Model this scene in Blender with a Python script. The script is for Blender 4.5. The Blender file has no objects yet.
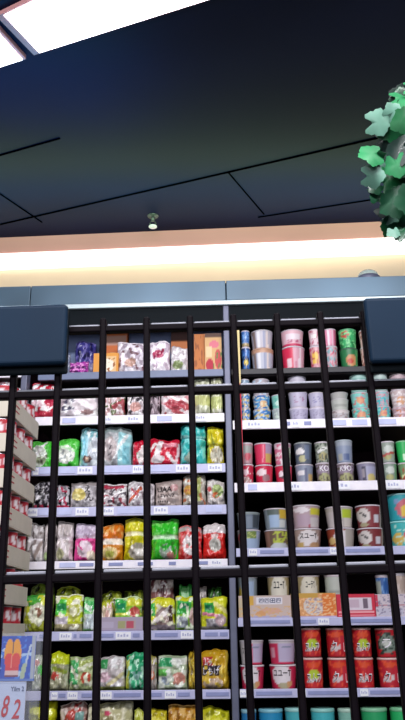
import bpy, bmesh, random
from math import *
from mathutils import Vector, Matrix, noise

C = bpy.context.scene.collection
RNG = random.Random(7)
# ------------------------------------------------------------------ camera
FPX, PITCH, ROLL, CAMZ = 740.0, radians(20.05), radians(0.7), 1.15
cp, sp, cr, sr = cos(PITCH), sin(PITCH), cos(ROLL), sin(ROLL)
FW = Vector((0, cp, sp)); U0 = Vector((0, -sp, cp)); R0 = Vector((1, 0, 0))
RT = cr*R0 - sr*U0; UP = sr*R0 + cr*U0
CAM = Vector((0, 0, CAMZ))
cd = bpy.data.cameras.new('camera'); co = bpy.data.objects.new('camera', cd); C.objects.link(co)
cd.sensor_fit = 'VERTICAL'; cd.sensor_height = 36; cd.lens = FPX/720*36; cd.clip_start = .05
m = Matrix((RT, UP, -FW)).transposed().to_4x4(); m.translation = CAM; co.matrix_world = m
bpy.context.scene.camera = co

def ray(x, y): return RT*((x-202.5)/FPX) + UP*((360-y)/FPX) + FW
def hit(x, y, p0, n):
    d = ray(x, y); return CAM + d*((p0-CAM).dot(n)/d.dot(n))
YAW = radians(2.0)
L = Vector((cos(YAW), -sin(YAW), 0)); N = Vector((sin(YAW), cos(YAW), 0)); O = Vector((0, 2.6, 0))
def S(u, d, z): return O + L*u + N*d + Vector((0, 0, z))
def sh(x, y, d=0.0):
    "pixel -> (u, z) on the plane d behind the shelf front"
    p = hit(x, y, O + N*d, N); return (p-O).dot(L), p.z

# ------------------------------------------------------------------ helpers
def lin(c):
    if isinstance(c, str):
        c = c.lstrip('#'); c = tuple(int(c[i:i+2], 16) for i in (0, 2, 4))
    out = []
    for v in c:
        v /= 255.0
        out.append(v/12.92 if v <= .04045 else ((v+.055)/1.055)**2.4)
    return tuple(out)
def link(name, me, mat=None, parent=None):
    o = bpy.data.objects.new(name, me); C.objects.link(o)
    if mat is not None:
        for q in (mat if isinstance(mat, (list, tuple)) else [mat]): me.materials.append(q)
    if parent: o.parent = parent
    return o
def thing(name, label, cat, loc=(0, 0, 0), rotz=0.0, group=None):
    o = bpy.data.objects.new(name, None); C.objects.link(o); o.location = loc; o.rotation_euler = (0, 0, rotz)
    o.empty_display_size = .02
    o['label'] = label; o['category'] = cat
    if group: o['group'] = group
    return o
def tag(o, label, cat, group=None):
    o['label'] = label; o['category'] = cat
    if group: o['group'] = group
    return o
def struct(o): o['kind'] = 'structure'; return o
def mesh_of(bm, smooth=False):
    bmesh.ops.recalc_face_normals(bm, faces=bm.faces[:])
    me = bpy.data.meshes.new('m'); bm.to_mesh(me); bm.free()
    if smooth:
        for p in me.polygons: p.use_smooth = True
    return me
def add_box(bm, x0, x1, y0, y1, z0, z1, bev=0.0, seg=2, mi=0):
    vs = [bm.verts.new((x, y, z)) for x in (x0, x1) for y in (y0, y1) for z in (z0, z1)]
    fs = [bm.faces.new([vs[i] for i in f]) for f in ((0,1,3,2),(4,6,7,5),(0,4,5,1),(2,3,7,6),(0,2,6,4),(1,5,7,3))]
    for f in fs: f.material_index = mi
    bmesh.ops.recalc_face_normals(bm, faces=fs)
    if bev:
        es = list({e for f in fs for e in f.edges})
        r = bmesh.ops.bevel(bm, geom=es, offset=bev, segments=seg, affect='EDGES', profile=.5)
        for f in r['faces']: f.material_index = mi
def box(name, x0, x1, y0, y1, z0, z1, mat, parent=None, bev=0.0, seg=2):
    bm = bmesh.new(); add_box(bm, x0, x1, y0, y1, z0, z1, bev, seg); return link(name, mesh_of(bm), mat, parent)
def lathe_bm(prof, n=28, cx=0, cy=0):
    bm = bmesh.new(); rings = []
    for r, z in prof:
        if r < 1e-6: rings.append([bm.verts.new((cx, cy, z))])
        else: rings.append([bm.verts.new((cx+r*cos(2*pi*i/n), cy+r*sin(2*pi*i/n), z)) for i in range(n)])
    for a, b in zip(rings, rings[1:]):
        for i in range(n):
            j = (i+1) % n
            q = ([a[0]] if len(a) == 1 else [a[i], a[j]]) + ([b[0]] if len(b) == 1 else [b[j], b[i]])
            if len(q) >= 3: bm.faces.new(q)
    return bm
def tube(bm, pts, r, n=8):
    pts = [Vector(p) for p in pts]; rings = []
    for i, p in enumerate(pts):
        t = (pts[min(i+1, len(pts)-1)] - pts[max(i-1, 0)]).normalized()
        a = t.cross(Vector((0, 0, 1)));
        if a.length < .1: a = t.cross(Vector((1, 0, 0)))
        a.normalize(); b = t.cross(a)
        rr = r[i] if isinstance(r, (list, tuple)) else r
        rings.append([bm.verts.new(p + (a*cos(2*pi*k/n) + b*sin(2*pi*k/n))*rr) for k in range(n)])
    for a, b in zip(rings, rings[1:]):
        for k in range(n): bm.faces.new((a[k], a[(k+1) % n], b[(k+1) % n], b[k]))
    bm.faces.new(rings[0]); bm.faces.new(rings[-1])

# ------------------------------------------------------------------ materials
def mat(name, col, rough=.5, metal=0.0, var=.06, scale=30, bump=0.0, coat=0.0, emis=None, es=0.0, alpha=1.0, trans=0.0, spec=.5):
    m = bpy.data.materials.new(name); m.use_nodes = True; nt = m.node_tree; b = nt.nodes['Principled BSDF']
    c = lin(col); b.inputs['Roughness'].default_value = rough; b.inputs['Metallic'].default_value = metal
    tc = nt.nodes.new('ShaderNodeTexCoord'); nz = nt.nodes.new('ShaderNodeTexNoise'); nz.inputs['Scale'].default_value = scale
    nt.links.new(tc.outputs['Object'], nz.inputs['Vector'])
    rp = nt.nodes.new('ShaderNodeValToRGB')
    rp.color_ramp.elements[0].position = .3; rp.color_ramp.elements[1].position = .7
    rp.color_ramp.elements[0].color = tuple(v*(1-var) for v in c)+(1,); rp.color_ramp.elements[1].color = tuple(min(1, v*(1+var)) for v in c)+(1,)
    nt.links.new(nz.outputs['Fac'], rp.inputs['Fac']); nt.links.new(rp.outputs['Color'], b.inputs['Base Color'])
    if bump:
        bp = nt.nodes.new('ShaderNodeBump'); bp.inputs['Strength'].default_value = bump; bp.inputs['Distance'].default_value = .004
        nt.links.new(nz.outputs['Fac'], bp.inputs['Height']); nt.links.new(bp.outputs['Normal'], b.inputs['Normal'])
    b.inputs['Coat Weight'].default_value = coat; b.inputs['Specular IOR Level'].default_value = spec
    if emis: b.inputs['Emission Color'].default_value = lin(emis)+(1,); b.inputs['Emission Strength'].default_value = es
    b.inputs['Alpha'].default_value = alpha; b.inputs['Transmission Weight'].default_value = trans
    return m
def print_mat(name, rough, coat, bump, spec=.5, sc=45):
    m = bpy.data.materials.new(name); m.use_nodes = True; nt = m.node_tree; b = nt.nodes['Principled BSDF']
    a = nt.nodes.new('ShaderNodeVertexColor'); a.layer_name = 'Col'
    nt.links.new(a.outputs['Color'], b.inputs['Base Color'])
    b.inputs['Roughness'].default_value = rough; b.inputs['Coat Weight'].default_value = coat; b.inputs['Coat Roughness'].default_value = .12
    b.inputs['Specular IOR Level'].default_value = spec
    if bump:
        tc = nt.nodes.new('ShaderNodeTexCoord'); nz = nt.nodes.new('ShaderNodeTexNoise'); nz.inputs['Scale'].default_value = sc
        nz.inputs['Detail'].default_value = 3; nz.inputs['Distortion'].default_value = 1.0
        nt.links.new(tc.outputs['Object'], nz.inputs['Vector'])
        bp = nt.nodes.new('ShaderNodeBump'); bp.inputs['Strength'].default_value = bump; bp.inputs['Distance'].default_value = .006
        nt.links.new(nz.outputs['Fac'], bp.inputs['Height']); nt.links.new(bp.outputs['Normal'], b.inputs['Normal'])
    return m
M = dict(
    film=print_mat('printed_film', .22, .7, .8), cup=print_mat('printed_paper_cup', .45, .1, 0),
    card=print_mat('printed_card', .6, 0, 0),
    lidw=mat('lid_white', 'd4ccd6', .4), seal=mat('film_seal', 'd8d4dc', .3, coat=.5, bump=.3),
    grid=mat('black_powder_coat', '0c060c', .6, var=.2, spec=.08), glint=mat('bar_highlight_grey', '8e909c', .4, .1),  # the pale grey is for highlights built along the grid bars
    pad=mat('navy_moulded_plastic', '14283c', .5, var=.1, scale=6, bump=.05, spec=.12),
    rail=mat('price_rail_plastic', 'c0c2e4', .35), railw=mat('price_rail_white', 'f6f2ff', .3), raild=mat('shelf_edge_steel', '6c7898', .45),
    railk=mat('dark_shelf_edge', '161420', .5), tag=mat('price_tag_paper', 'f4f6ff', .6), tagb=mat('tag_insert', '8e96c4', .6),
    tagw=mat('tag_pale', 'c6cdf2', .6), ink=mat('small_print', 'b8bcdc', .6),
    shelf=mat('dark_shelf_steel', '120a10', .6, spec=.2), back=mat('dark_back_panel', '1a0a12', .8, spec=.1), backb=mat('blue_grey_back_panel', '7484ac', .6),
    post=mat('grey_upright', '62667c', .45, .2), fascia=mat('steel_blue_fascia', '566e80', .35, .3, var=.35, scale=2.2), trim=mat('bright_fascia_trim', 'c8d8dc', .3, .3),
    dark=mat('dark_band', '071016', .6, spec=.1), ceil=mat('dark_ceiling', '081434', .55, var=.12, scale=2, spec=.12), joint=mat('ceiling_joint', '010102', .9, spec=0),
    wall=mat('cream_wall', 'e4d2b0', .7, var=.03, scale=3), pink=mat('dusty_pink_bulkhead', 'd49a90', .6, var=.05, scale=3),
    led=mat('led_strip', 'ffffff', .5, emis='fbf8f6', es=1.7), lamp=mat('light_panel', 'ffffff', .5, emis='fbf8ff', es=5.0),
    beam=mat('pinkish_light_divider', 'c08c8c', .5), floor=mat('floor_tile', '4a4846', .4, var=.1, scale=3),
    carton=mat('cream_carton_board', 'dcd4c4', .75, var=.05, scale=20), cartin=mat('carton_shadow_inside', '9d9484', .8),
    tin=mat('can_metal', 'a8a8b0', .3, .8), black=mat('black_ink', '15131a', .6), red=mat('red_ink', 'b8202c', .6), white=mat('white_ink', 'f2eef4', .6), pim=mat('sign_ink', '1e2c50', .6),
    lime=mat('lime_ink', 'b8d838', .6), navy=mat('navy_ink', '263a68', .6), sleeve=mat('clear_sleeve', 'dfe6f4', .15, alpha=.12, coat=.3),
    glass=mat('dome_plastic', 'b8d8d8', .12, alpha=.55, coat=.6), chrome=mat('sprinkler_metal', '56605c', .4, .5), stem=mat('brown_stem', '3a3020', .7),
)
LEAF = [mat('leaf_'+n, c, .45, var=.2, scale=25, coat=.15) for n, c in (('deep', '0d4a2e'), ('mid', '17683a'), ('bright', '2a8450'), ('pale', '6a9c88'), ('dark', '08261e'))]

# ------------------------------------------------------------------ printed designs
# ops: ('r',x0,y0,x1,y1,c) rectangle; ('e',cx,cy,rx,ry,c) ellipse; ('l',x0,y0,x1,y1,w,c) stroke; ('b',seed,scale,thr,c[,region]) mottling; x right, y up, 0..1
def paint(bg, ops):
    bg = lin(bg); ops = [tuple(o[:-1])+(lin(o[-1]),) if o[0] != 'b' else (o[0], o[1], o[2], o[3], lin(o[4]), o[5] if len(o) > 5 else (0, 0, 1, 1)) for o in ops]
    def f(s, t):
        c = bg
        for o in ops:
            k = o[0]
            if k == 'r':
                if o[1] <= s <= o[3] and o[2] <= t <= o[4]: c = o[5]
            elif k == 'e':
                if ((s-o[1])/o[3])**2 + ((t-o[2])/o[4])**2 <= 1: c = o[5]
            elif k == 'l':
                ax, ay, bx, by = o[1:5]; dx, dy = bx-ax, by-ay; q = ((s-ax)*dx+(t-ay)*dy)/(dx*dx+dy*dy+1e-9); q = max(0, min(1, q))
                if hypot(s-ax-q*dx, t-ay-q*dy) <= o[5]: c = o[6]
            else:
                x0, y0, x1, y1 = o[5]
                if x0 <= s <= x1 and y0 <= t <= y1 and noise.noise(Vector((s*o[2], t*o[2], o[1]*7.3))) > o[3]: c = o[4]
        return c
    return f
def colour(me, fn):
    ca = me.color_attributes.new('Col', 'FLOAT_COLOR', 'POINT')
    for i, v in enumerate(me.vertices): ca.data[i].color = (*fn(v.co), 1)

# lettering: text turned into mesh, wrapped onto a surface by fn(x,z)->Vector
_tx = {}
def text_mesh(body):
    if body not in _tx:
        c = bpy.data.curves.new('t', 'FONT'); c.body = body; c.align_x = 'CENTER'; c.align_y = 'CENTER'; c.offset = .012; c.resolution_u = 3
        o = bpy.data.objects.new('t', c); C.objects.link(o); bpy.context.view_layer.update()
        me = bpy.data.meshes.new_from_object(o.evaluated_get(bpy.context.evaluated_depsgraph_get()))
        bpy.data.objects.remove(o); bpy.data.curves.remove(c); me.materials.clear()
        xs = [v.co.x for v in me.vertices] or [0, 1]; ys = [v.co.y for v in me.vertices] or [0, 1]
        _tx[body] = (me, min(xs), max(xs), min(ys), max(ys))
    return _tx[body]
def lettering(body, w, h, fn, material, parent, slant=0.0, name='lettering'):
    me0, x0, x1, y0, y1 = text_mesh(body); me = me0.copy()
    for v in me.vertices:
        x = ((v.co.x-x0)/(x1-x0)-.5)*w; z = ((v.co.y-y0)/(y1-y0)-.5)*h
        v.co = fn(x + slant*z, z)
    return link(name, me, material, parent)

# ------------------------------------------------------------------ bags
def bag(root, w, h, dp, bg, ops, seed=0, seal=None, texts=(), lump=0.0, fold=None):
    "pillow bag standing on its end: body, crimped seals; fold = (t, colour) gathered upper part"
    des = paint(bg, ops); nx, nz = 26, 30
    def surf(s, t, side):
        e = max(0, 1-abs(2*s-1)**3.2)**.6 * max(0, 1-abs(2*t-1)**4.0)**.55
        if fold and t > fold[0]: e *= .92 + .15*sin((t-fold[0])*9)
        th = dp*.5*e*(1.06-.22*t)
        n = noise.noise(Vector((s*4.2+seed*3.1, t*4.2, seed*1.7)))
        n2 = noise.noise(Vector((s*11+seed, t*9, seed*2.9+5)))
        wd = w*(1.025 - .03*sin(pi*t)**2 + .022*sin(t*11+seed) - .05*max(0, (t-.86)/.14)**2 - .03*max(0, (.1-t)/.1)**2)
        if fold:
            g = exp(-((t-fold[0])/.035)**2); wd *= 1-.09*g; th *= 1-.35*g
        x = (s-.5)*wd
        y = side*th + (n*.26+n2*.16)*dp*e + lump*dp*e*noise.noise(Vector((s*7, t*7, seed)))
        z = h*(.02+.955*t) + (h*.03*sin(s*5+seed) + h*.05*noise.noise(Vector((s*4, seed, 3))) + h*.03*(s-.5)*sin(seed*2.3) - h*.04*abs(2*s-1)**4)*max(0, (t-.5)*2)**1.5
        return Vector((x, y+.02*(t-.5)*h, z))
    bm = bmesh.new(); G = {}
    for side in (-1, 1):
        for j in range(nz+1):
            for i in range(nx+1):
                if side == 1 and (i in (0, nx) or j in (0, nz)): G[side, i, j] = G[-1, i, j]
                else: G[side, i, j] = bm.verts.new(surf(i/nx, j/nz, side))
    info = {}
    for k, v in G.items(): info.setdefault(v, (k[1]/nx, k[2]/nz))
    bm.verts.index_update(); st = [info[v] for v in bm.verts]
    for side in (-1, 1):
        for j in range(nz):
            for i in range(nx):
                q = [G[side, i, j], G[side, i+1, j], G[side, i+1, j+1], G[side, i, j+1]]
                bm.faces.new(q if side == -1 else q[::-1])
    me = bpy.data.meshes.new('bag'); bm.to_mesh(me); bm.free()
    for p in me.polygons: p.use_smooth = True
    ca = me.color_attributes.new('Col', 'FLOAT_COLOR', 'POINT')
    for i, (s, t) in enumerate(st): ca.data[i].color = (*des(s, t), 1)
    link('bag_body', me, M['film'], root)
    # crimped seals
    for nm, z0, z1, t in (('top_seal', h*.958, h, 1.0), ('bottom_seal', 0, h*.028, 0.0)):
        bm = bmesh.new(); a = []
        for i in range(41):
            q = surf(i/40, t, -1); x = q.x; y = q.y + (.0012 if i % 2 else -.0012)
            za, zz = (q.z-.001, q.z + h*.022 - (h*.006 if i % 2 else 0)) if t else (z0, z1)
            a.append((bm.verts.new((x, y-.0006, za)), bm.verts.new((x, y-.0006, zz)), bm.verts.new((x, y+.0006, zz)), bm.verts.new((x, y+.0006, za))))
        for p, q in zip(a, a[1:]):
            for k in range(4): bm.faces.new((p[k], q[k], q[(k+1) % 4], p[(k+1) % 4]))
        bm.faces.new(a[0]); bm.faces.new(a[-1])
        me = mesh_of(bm); cc = seal and lin(seal) or des(.5, .985 if t else .03); colour(me, lambda co: cc)
        link(nm, me, M['film'], root)
    for (tx, cx, cz, tw, thh, mm) in texts:
        lettering(tx, tw*w, thh*h, lambda x, z: surf(min(.97, max(.03, cx + x/w)), min(.97, max(.03, cz + z/h)), -1) + Vector((0, -.0022, 0)), M[mm], root)
    return root

def cup(root, r, h, bg, ops, lid='d4ccd6', taper=.82, texts=(), rim=True, dome=.0):
    des = paint(bg, ops); n = 40; nz = 16
    prof = [(0, .001), (r*taper*.96, 0)] + [(r*(taper+(.97-taper)*(j/nz)), h*.93*j/nz) for j in range(nz+1)]
    bm = lathe_bm(prof, n)
    me = mesh_of(bm, True)
    colour(me, lambda c: des(min(1, max(0, .5+.5*c.x/(r*(taper+(.97-taper)*max(0, c.z)/(h*.93))+1e-6))), min(1, max(0, c.z/(h*.93)))))
    link('cup_body', me, M['cup'], root)
    b = mesh_of(lathe_bm([(r*.95, h*.915), (r*.99, h*.92), (r, h*.945), (r*.985, h*.97), (r*.94, h*.985), (r*.8, h*(.985+dome)), (0, h*(.99+dome))], n), True)
    lc = lin(lid); colour(b, lambda c: lc); link('lid', b, M['cup'], root)
    for (tx, cx, cz, tw, thh, mm) in texts:
        def fn(x, z):
            zz = h*.93*cz + z; rr = r*(taper+(.97-taper)*zz/(h*.93)) + .0012; a = x/rr + asin(max(-.95, min(.95, (cx-.5)*2)))
            return Vector((rr*sin(a), -rr*cos(a), zz))
        lettering(tx, tw*2*r, thh*h, fn, M[mm], root)
    return root

def carton(root, w, h, dp, bg, ops, texts=(), part='box_body'):
    des = paint(bg, ops); bm = bmesh.new(); nx, nz = 40, 26
    gr = [[bm.verts.new(((i/nx-.5)*w, -dp/2, h*j/nz)) for i in range(nx+1)] for j in range(nz+1)]
    for j in range(nz):
        for i in range(nx): bm.faces.new((gr[j][i], gr[j][i+1], gr[j+1][i+1], gr[j+1][i]))
    bk = [bm.verts.new((x*w/2, dp/2, z)) for x, z in ((-1, 0), (1, 0), (1, h), (-1, h))]
    bm.faces.new(bk[::-1])
    bm.faces.new([gr[0][i] for i in range(nx+1)][::-1] + [bk[0], bk[1]]); bm.faces.new([gr[nz][i] for i in range(nx+1)] + [bk[2], bk[3]])
    bm.faces.new([gr[j][0] for j in range(nz+1)] + [bk[3], bk[0]]); bm.faces.new([gr[j][nx] for j in range(nz+1)][::-1] + [bk[1], bk[2]])
    me = mesh_of(bm); colour(me, lambda c: des(.5+c.x/w, c.z/h)); link(part, me, M['card'], root)
    bm = bmesh.new(); add_box(bm, -w*.5, w*.5, -dp*.5, dp*.5, h, h+.0015, 0); me = mesh_of(bm); lc = des(.5, .97); colour(me, lambda c: lc); link('top_flap', me, M['card'], root)
    for (tx, cx, cz, tw, thh, mm) in texts:
        lettering(tx, tw*w, thh*h, lambda x, z: Vector(((cx-.5)*w+x, -dp/2-.0012, cz*h+z)), M[mm], root)
    return root

# ------------------------------------------------------------------ room
floor = struct(box('floor', -4, 4, -2, 5, -.1, 0, M['floor']))
ZC = 3.2
pc = hit(202, 231, Vector((0, 0, ZC)), Vector((0, 0, 1)))      # where the back wall meets the ceiling
WY = radians(3.4); WL = Vector((cos(WY), -sin(WY), 0)); WN = Vector((sin(WY), cos(WY), 0)); WO = Vector((pc.x, pc.y, 0))
def wallbox(name, d0, d1, z0, z1, m_, parent=None, u0=-4, u1=4, bev=0):
    o = box(name, u0, u1, d0, d1, z0, z1, m_, parent, bev)
    if not parent: o.location = WO; o.rotation_euler = (0, 0, -WY)
    return o
def wz(y, d=0.0): return hit(202, y, WO + WN*d, WN).z
struct(wallbox('wall_back', 0, .12, 0, ZC, M['wall']))
ceiling = struct(box('ceiling', -4, 4, -2, 6, ZC, ZC+.1, M['ceil']))
struct(wallbox('trim_1', -.02, 0, wz(245, -.02), ZC, M['pink']))
led = wallbox('led_strip', -.035, -.0005, wz(259.5, -.035), wz(245, -.035), M['led'], bev=.004)
tag(led, 'long bright white light strip running along the wall above the shelves', 'light strip')
def cpt(x, y, z=ZC): return hit(x, y, Vector((0, 0, z)), Vector((0, 0, 1)))
def ceil_strip(name, a, b, wd, dz, m_):
    p, q = cpt(*a), cpt(*b); t = (q-p); ln = t.length; o = box(name, 0, ln, -wd/2, wd/2, -dz, -.0005, m_)
    o.location = p; o.rotation_euler = (0, 0, atan2(t.y, t.x)); return struct(o)
for i, (a, b, wd) in enumerate([((-60, 238), (420, 128), .009), ((258, 217), (420, 192), .007), ((-60, 172), (60, 138), .008),
                             ((-20, 180), (42, 222), .006), ((228, 172), (264, 214), .006)]):
    ceil_strip('trim_%d' % (i+2), a, b, wd, .004, M['joint'])
# recessed ceiling light panels
def light_panel(label, pts):
    P = [cpt(*p) for p in pts]; c = sum(P, Vector())/4
    t = thing('ceiling_light', label, 'ceiling light', c, 0, 'bright ceiling light panels')
    for nm, sc, zz, dz, m_ in (('frame', 1.03, 0, .02, M['beam']), ('diffuser', .985, -.002, .022, M['lamp'])):
        bm = bmesh.new(); top = [bm.verts.new((p-c)*sc + Vector((0, 0, -.0005))) for p in P]; bot = [bm.verts.new((p-c)*sc + Vector((0, 0, -dz+zz))) for p in P]
        bm.faces.new(top); bm.faces.new(bot[::-1])
        for i in range(4): bm.faces.new((top[i], bot[i], bot[(i+1) % 4], top[(i+1) % 4]))
        link(nm, mesh_of(bm), m_, t)
light_panel('large bright ceiling light panel filling the top of view', [(38, 49), (400, -66), (330, -150), (2, 11)])
light_panel('bright ceiling light panel cut off by top left corner', [(-100, 95), (24, 55), (-8, 19), (-120, 52)])

# sprinkler
p = cpt(153, 216)
t = thing('ceiling_sprinkler', 'small sprinkler head with pale tip hanging from the dark ceiling', 'sprinkler', p)
link('ceiling_plate', mesh_of(lathe_bm([(0, -.004), (.028, -.004), (.03, 0), (0, 0)], 20), True), M['chrome'], t)
link('pipe', mesh_of(lathe_bm([(0, -.03), (.009, -.03), (.012, -.015), (.008, -.004), (0, -.004)], 14), True), M['chrome'], t)
bm = bmesh.new()
for s in (-1, 1): tube(bm, [(s*.008, 0, -.03), (s*.017, 0, -.045), (s*.006, 0, -.06)], .003, 6)
link('yoke_arms', mesh_of(bm), M['chrome'], t)
link('deflector', mesh_of(lathe_bm([(0, -.068), (.022, -.066), (.022, -.062), (0, -.060)], 16), True), M['white'], t)

# ------------------------------------------------------------------ shelving
DEP = .42
ua_l = sh(30, 500)[0]; ub_l = sh(227, 560)[0]; ua_r = sh(243, 560)[0]; ub_r = ub_l + (ub_l-ua_l)*1.12
uL = sh(-55, 500)[0]
ZT0 = sh(202, 283.5)[1]; ZT1 = sh(202, 303)[1]; ZT2 = sh(202, 307.5)[1]; ZT3 = sh(202, 324)[1]
unit = thing('shelving_unit', 'tall dark gondola shelving with grey uprights against the back wall', 'shelving unit', O, -YAW)
def post(name, x0, x1, y, z0, z1, m_):
    a = sh(x0, y)[0]; b = sh(x1, y)[0]; return box(name, a, b, -.012, .035, z0, z1, m_, unit, .003)
post('upright', 228.6, 235.2, 560, 0, ZT1, M['post']); post('upright', 22, 28, 378, 0, ZT1, M['post'])
box('upright', ub_r+.005, ub_r+.035, -.012, .035, 0, ZT1, M['post'], unit, .003)
box('divider_panel', ub_l+.012, ub_l+.022, .036, DEP+.02, 0, ZT1-.01, M['back'], unit)
box('back_panel', uL, ub_r+.03, DEP+.02, DEP+.04, 0, ZT1, M['back'], unit)
zb0 = sh(150, 375)[1]
box('blue_back_panel', ua_l, ub_l+.01, .16, .17, zb0, ZT2-.002, M['backb'], unit)
box('plinth', uL, ub_r+.03, .02, DEP+.04, 0, .12, M['dark'], unit, .004)
box('dark_header_band', uL, ub_r+.03, -.008, .012, ZT3, ZT2, M['dark'], unit, .002)
box('bright_header_trim', uL, ub_r+.03, -.022, .012, ZT2, ZT1, M['trim'], unit, .003)
xs = [uL, sh(32, 293)[0], sh(226, 293)[0], ub_r+.03]
for i in range(3): box('fascia_panel', xs[i]+.0015, xs[i+1]-.0015, -.02, .0, ZT1, ZT0, M['fascia'], unit, .002)

ORD = ['top', 'second', 'third', 'fourth', 'fifth', 'sixth', 'seventh', 'eighth']
# (bay, rail top y, rail bottom y at reference x, reference x, rail material, tags)
SH = {}
def shelf(key, idx, bay, yt, yb, xr, m_, tags, ua=None, ub=None):
    u0, u1 = {'left': (ua_l, ub_l+.002), 'right': (sh(235.4, 560)[0]+.003, ub_r), 'far left': (uL, sh(21.5, 378)[0])}[bay]
    zt = sh(xr, yt)[1]; zb = sh(xr, yb)[1]; hr = zt-zb
    SH[key] = (zt-.004, '%s shelf of %s bay' % (ORD[idx], bay))
    t = thing('shelf', '%s shelf from the top in the %s bay with its price rail' % (ORD[idx], bay), 'shelf', S(0, 0, zt-.004), -YAW, 'gondola shelves')
    box('shelf_board', u0, u1, .004, DEP if key not in ('L0',) else .158, -.022, 0, M['shelf'], t, .001)
    r = box('price_rail', u0, u1, -.006, .003, -hr+.004, .004, m_, t, .0015)
    for (a, b, kind) in tags:
        ta, tb = sh(a, yb-4)[0], sh(b, yb-4)[0]
        f = {'t': (.12, .9), 'b': (.28, .68), 'w': (.2, .8)}[kind]
        box('price_tag', ta, tb, -.0085, -.0062, .004-hr*f[1], .004-hr*f[0], M[{'t': 'tag', 'b': 'tagb', 'w': 'tagw'}[kind]], r)
        if kind == 't':
            k = 4
            for i in range(k):
                xa = ta+(tb-ta)*(.12+.2*i); box('printed_line', xa, xa+(tb-ta)*.13, -.0092, -.0086, .004-hr*.62, .004-hr*(.3+.1*(i % 2)), M['ink'], r)
shelf('L0', 0, 'left', 371, 378, 150, M['raild'], [])
shelf('L1', 1, 'left', 415, 423.5, 150, M['railw'], [(63, 76, 'w'), (104, 112, 't'), (127, 140, 't'), (157, 172, 'w'), (195, 206, 't')])
shelf('L2', 2, 'left', 465, 474, 150, M['rail'], [(34, 39, 't'), (40, 54, 'w'), (60, 76, 'w'), (78, 93, 't'), (104, 131, 'w'), (133, 143, 't'), (151, 170, 'w'), (176, 190, 't'), (208, 222, 't')])
shelf('L3', 3, 'left', 506, 515.5, 150, M['rail'], [(28, 38, 't'), (40, 52, 'w'), (58, 72, 'w'), (76, 89, 't'), (103, 114, 't'), (118, 144, 'w'), (154, 168, 't'), (171, 190, 'w'), (206, 222, 'w')])
shelf('L4', 4, 'left', 560, 568, 150, M['railw'], [(60, 76, 'w'), (80, 94, 'b'), (109, 123, 'b'), (138, 153, 'b'), (169, 176, 'b'), (198, 208, 'b'), (211, 222, 't')])
shelf('L5', 5, 'left', 630.5, 640, 150, M['rail'], [(40, 51, 'b'), (60, 72, 't'), (74, 77, 'b'), (80, 92, 'b'), (101, 114, 'b'), (116, 131, 't'), (133, 140, 'b'), (155, 178, 'b'), (181, 193, 't'), (205, 218, 'b'), (220, 228, 'b')])
shelf('L6', 6, 'left', 690, 699.5, 150, M['rail'], [(52, 58, 't'), (59, 66, 'b'), (68, 78, 't'), (82, 92, 'b'), (101, 112, 't'), (114, 141, 'b'), (149, 162, 'b'), (165, 176, 't'), (178, 190, 'b'), (206, 229, 'b')])
shelf('L7', 7, 'left', 752, 762, 150, M['rail'], [(60, 80, 't')])
shelf('R0', 0, 'right', 368, 373.5, 300, M['railk'], [])
shelf('R1', 1, 'right', 419.5, 428.5, 300, M['railw'], [(246, 262, 't'), (284, 290, 'b'), (292, 299, 't'), (304, 311, 'b'), (331, 346, 'w'), (352, 367, 'w'), (378, 396, 'w')])
shelf('R2', 2, 'right', 482, 491.5, 300, M['railw'], [(248, 257, 'w'), (286, 301, 't'), (330, 350, 't'), (386, 400, 't')])
shelf('R3', 3, 'right', 547.5, 556, 300, M['rail'], [(249, 257, 't'), (260, 284, 'b'), (296, 328, 'b'), (330, 340, 't'), (346, 380, 'b')])
shelf('R4', 4, 'right', 617.5, 626, 300, M['rail'], [(250, 290, 'b'), (298, 316, 'b'), (318, 329, 't'), (350, 392, 'b')])
shelf('R5', 5, 'right', 688.5, 697.5, 300, M['rail'], [(240, 247, 't'), (256, 292, 'b'), (301, 306, 't'), (308, 350, 'b'), (360, 368, 't'), (370, 402, 'b')])
shelf('R6', 6, 'right', 766, 776, 300, M['rail'], [(300, 330, 't')])
shelf('F1', 1, 'far left', 372, 378, 5, M['railw'], [])
shelf('F2', 2, 'far left', 389, 396, 5, M['railw'], [])

# vertical banner between the bays
bz0 = sh(239, 487)[1]; bz1 = sh(239, 329)[1]; bu0 = sh(236.5, 440)[0]; bu1 = sh(242.5, 440)[0]
t = thing('banner_strip', 'narrow vertical banner strip, cream above and red below, between the bays', 'banner', S((bu0+bu1)/2, -.022, bz0), -YAW)
w_ = bu1-bu0; hh = bz1-bz0
bm = bmesh.new(); gr = [[bm.verts.new(((i/8-.5)*w_, .003*cos(i/8*pi), hh*j/60)) for i in range(9)] for j in range(61)]
for j in range(60):
    for i in range(8): bm.faces.new((gr[j][i], gr[j][i+1], gr[j+1][i+1], gr[j+1][i]))
me = mesh_of(bm); d_ = paint('c81e38', [('r', 0, .62, 1, 1, 'ecd89a'), ('r', 0, 0, .35, .62, 'e8dce4'), ('b', 3, 9, .1, 'c83048', (0, 0, .35, .6)), ('r', .35, 0, .5, .62, 'd8a0b0')])
colour(me, lambda c: d_(.5+c.x/w_, c.z/hh)); link('printed_strip', me, M['card'], t)
box('hanger_clip', -w_*.4, w_*.4, .002, .012, hh-.012, hh, M['post'], t)

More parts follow.
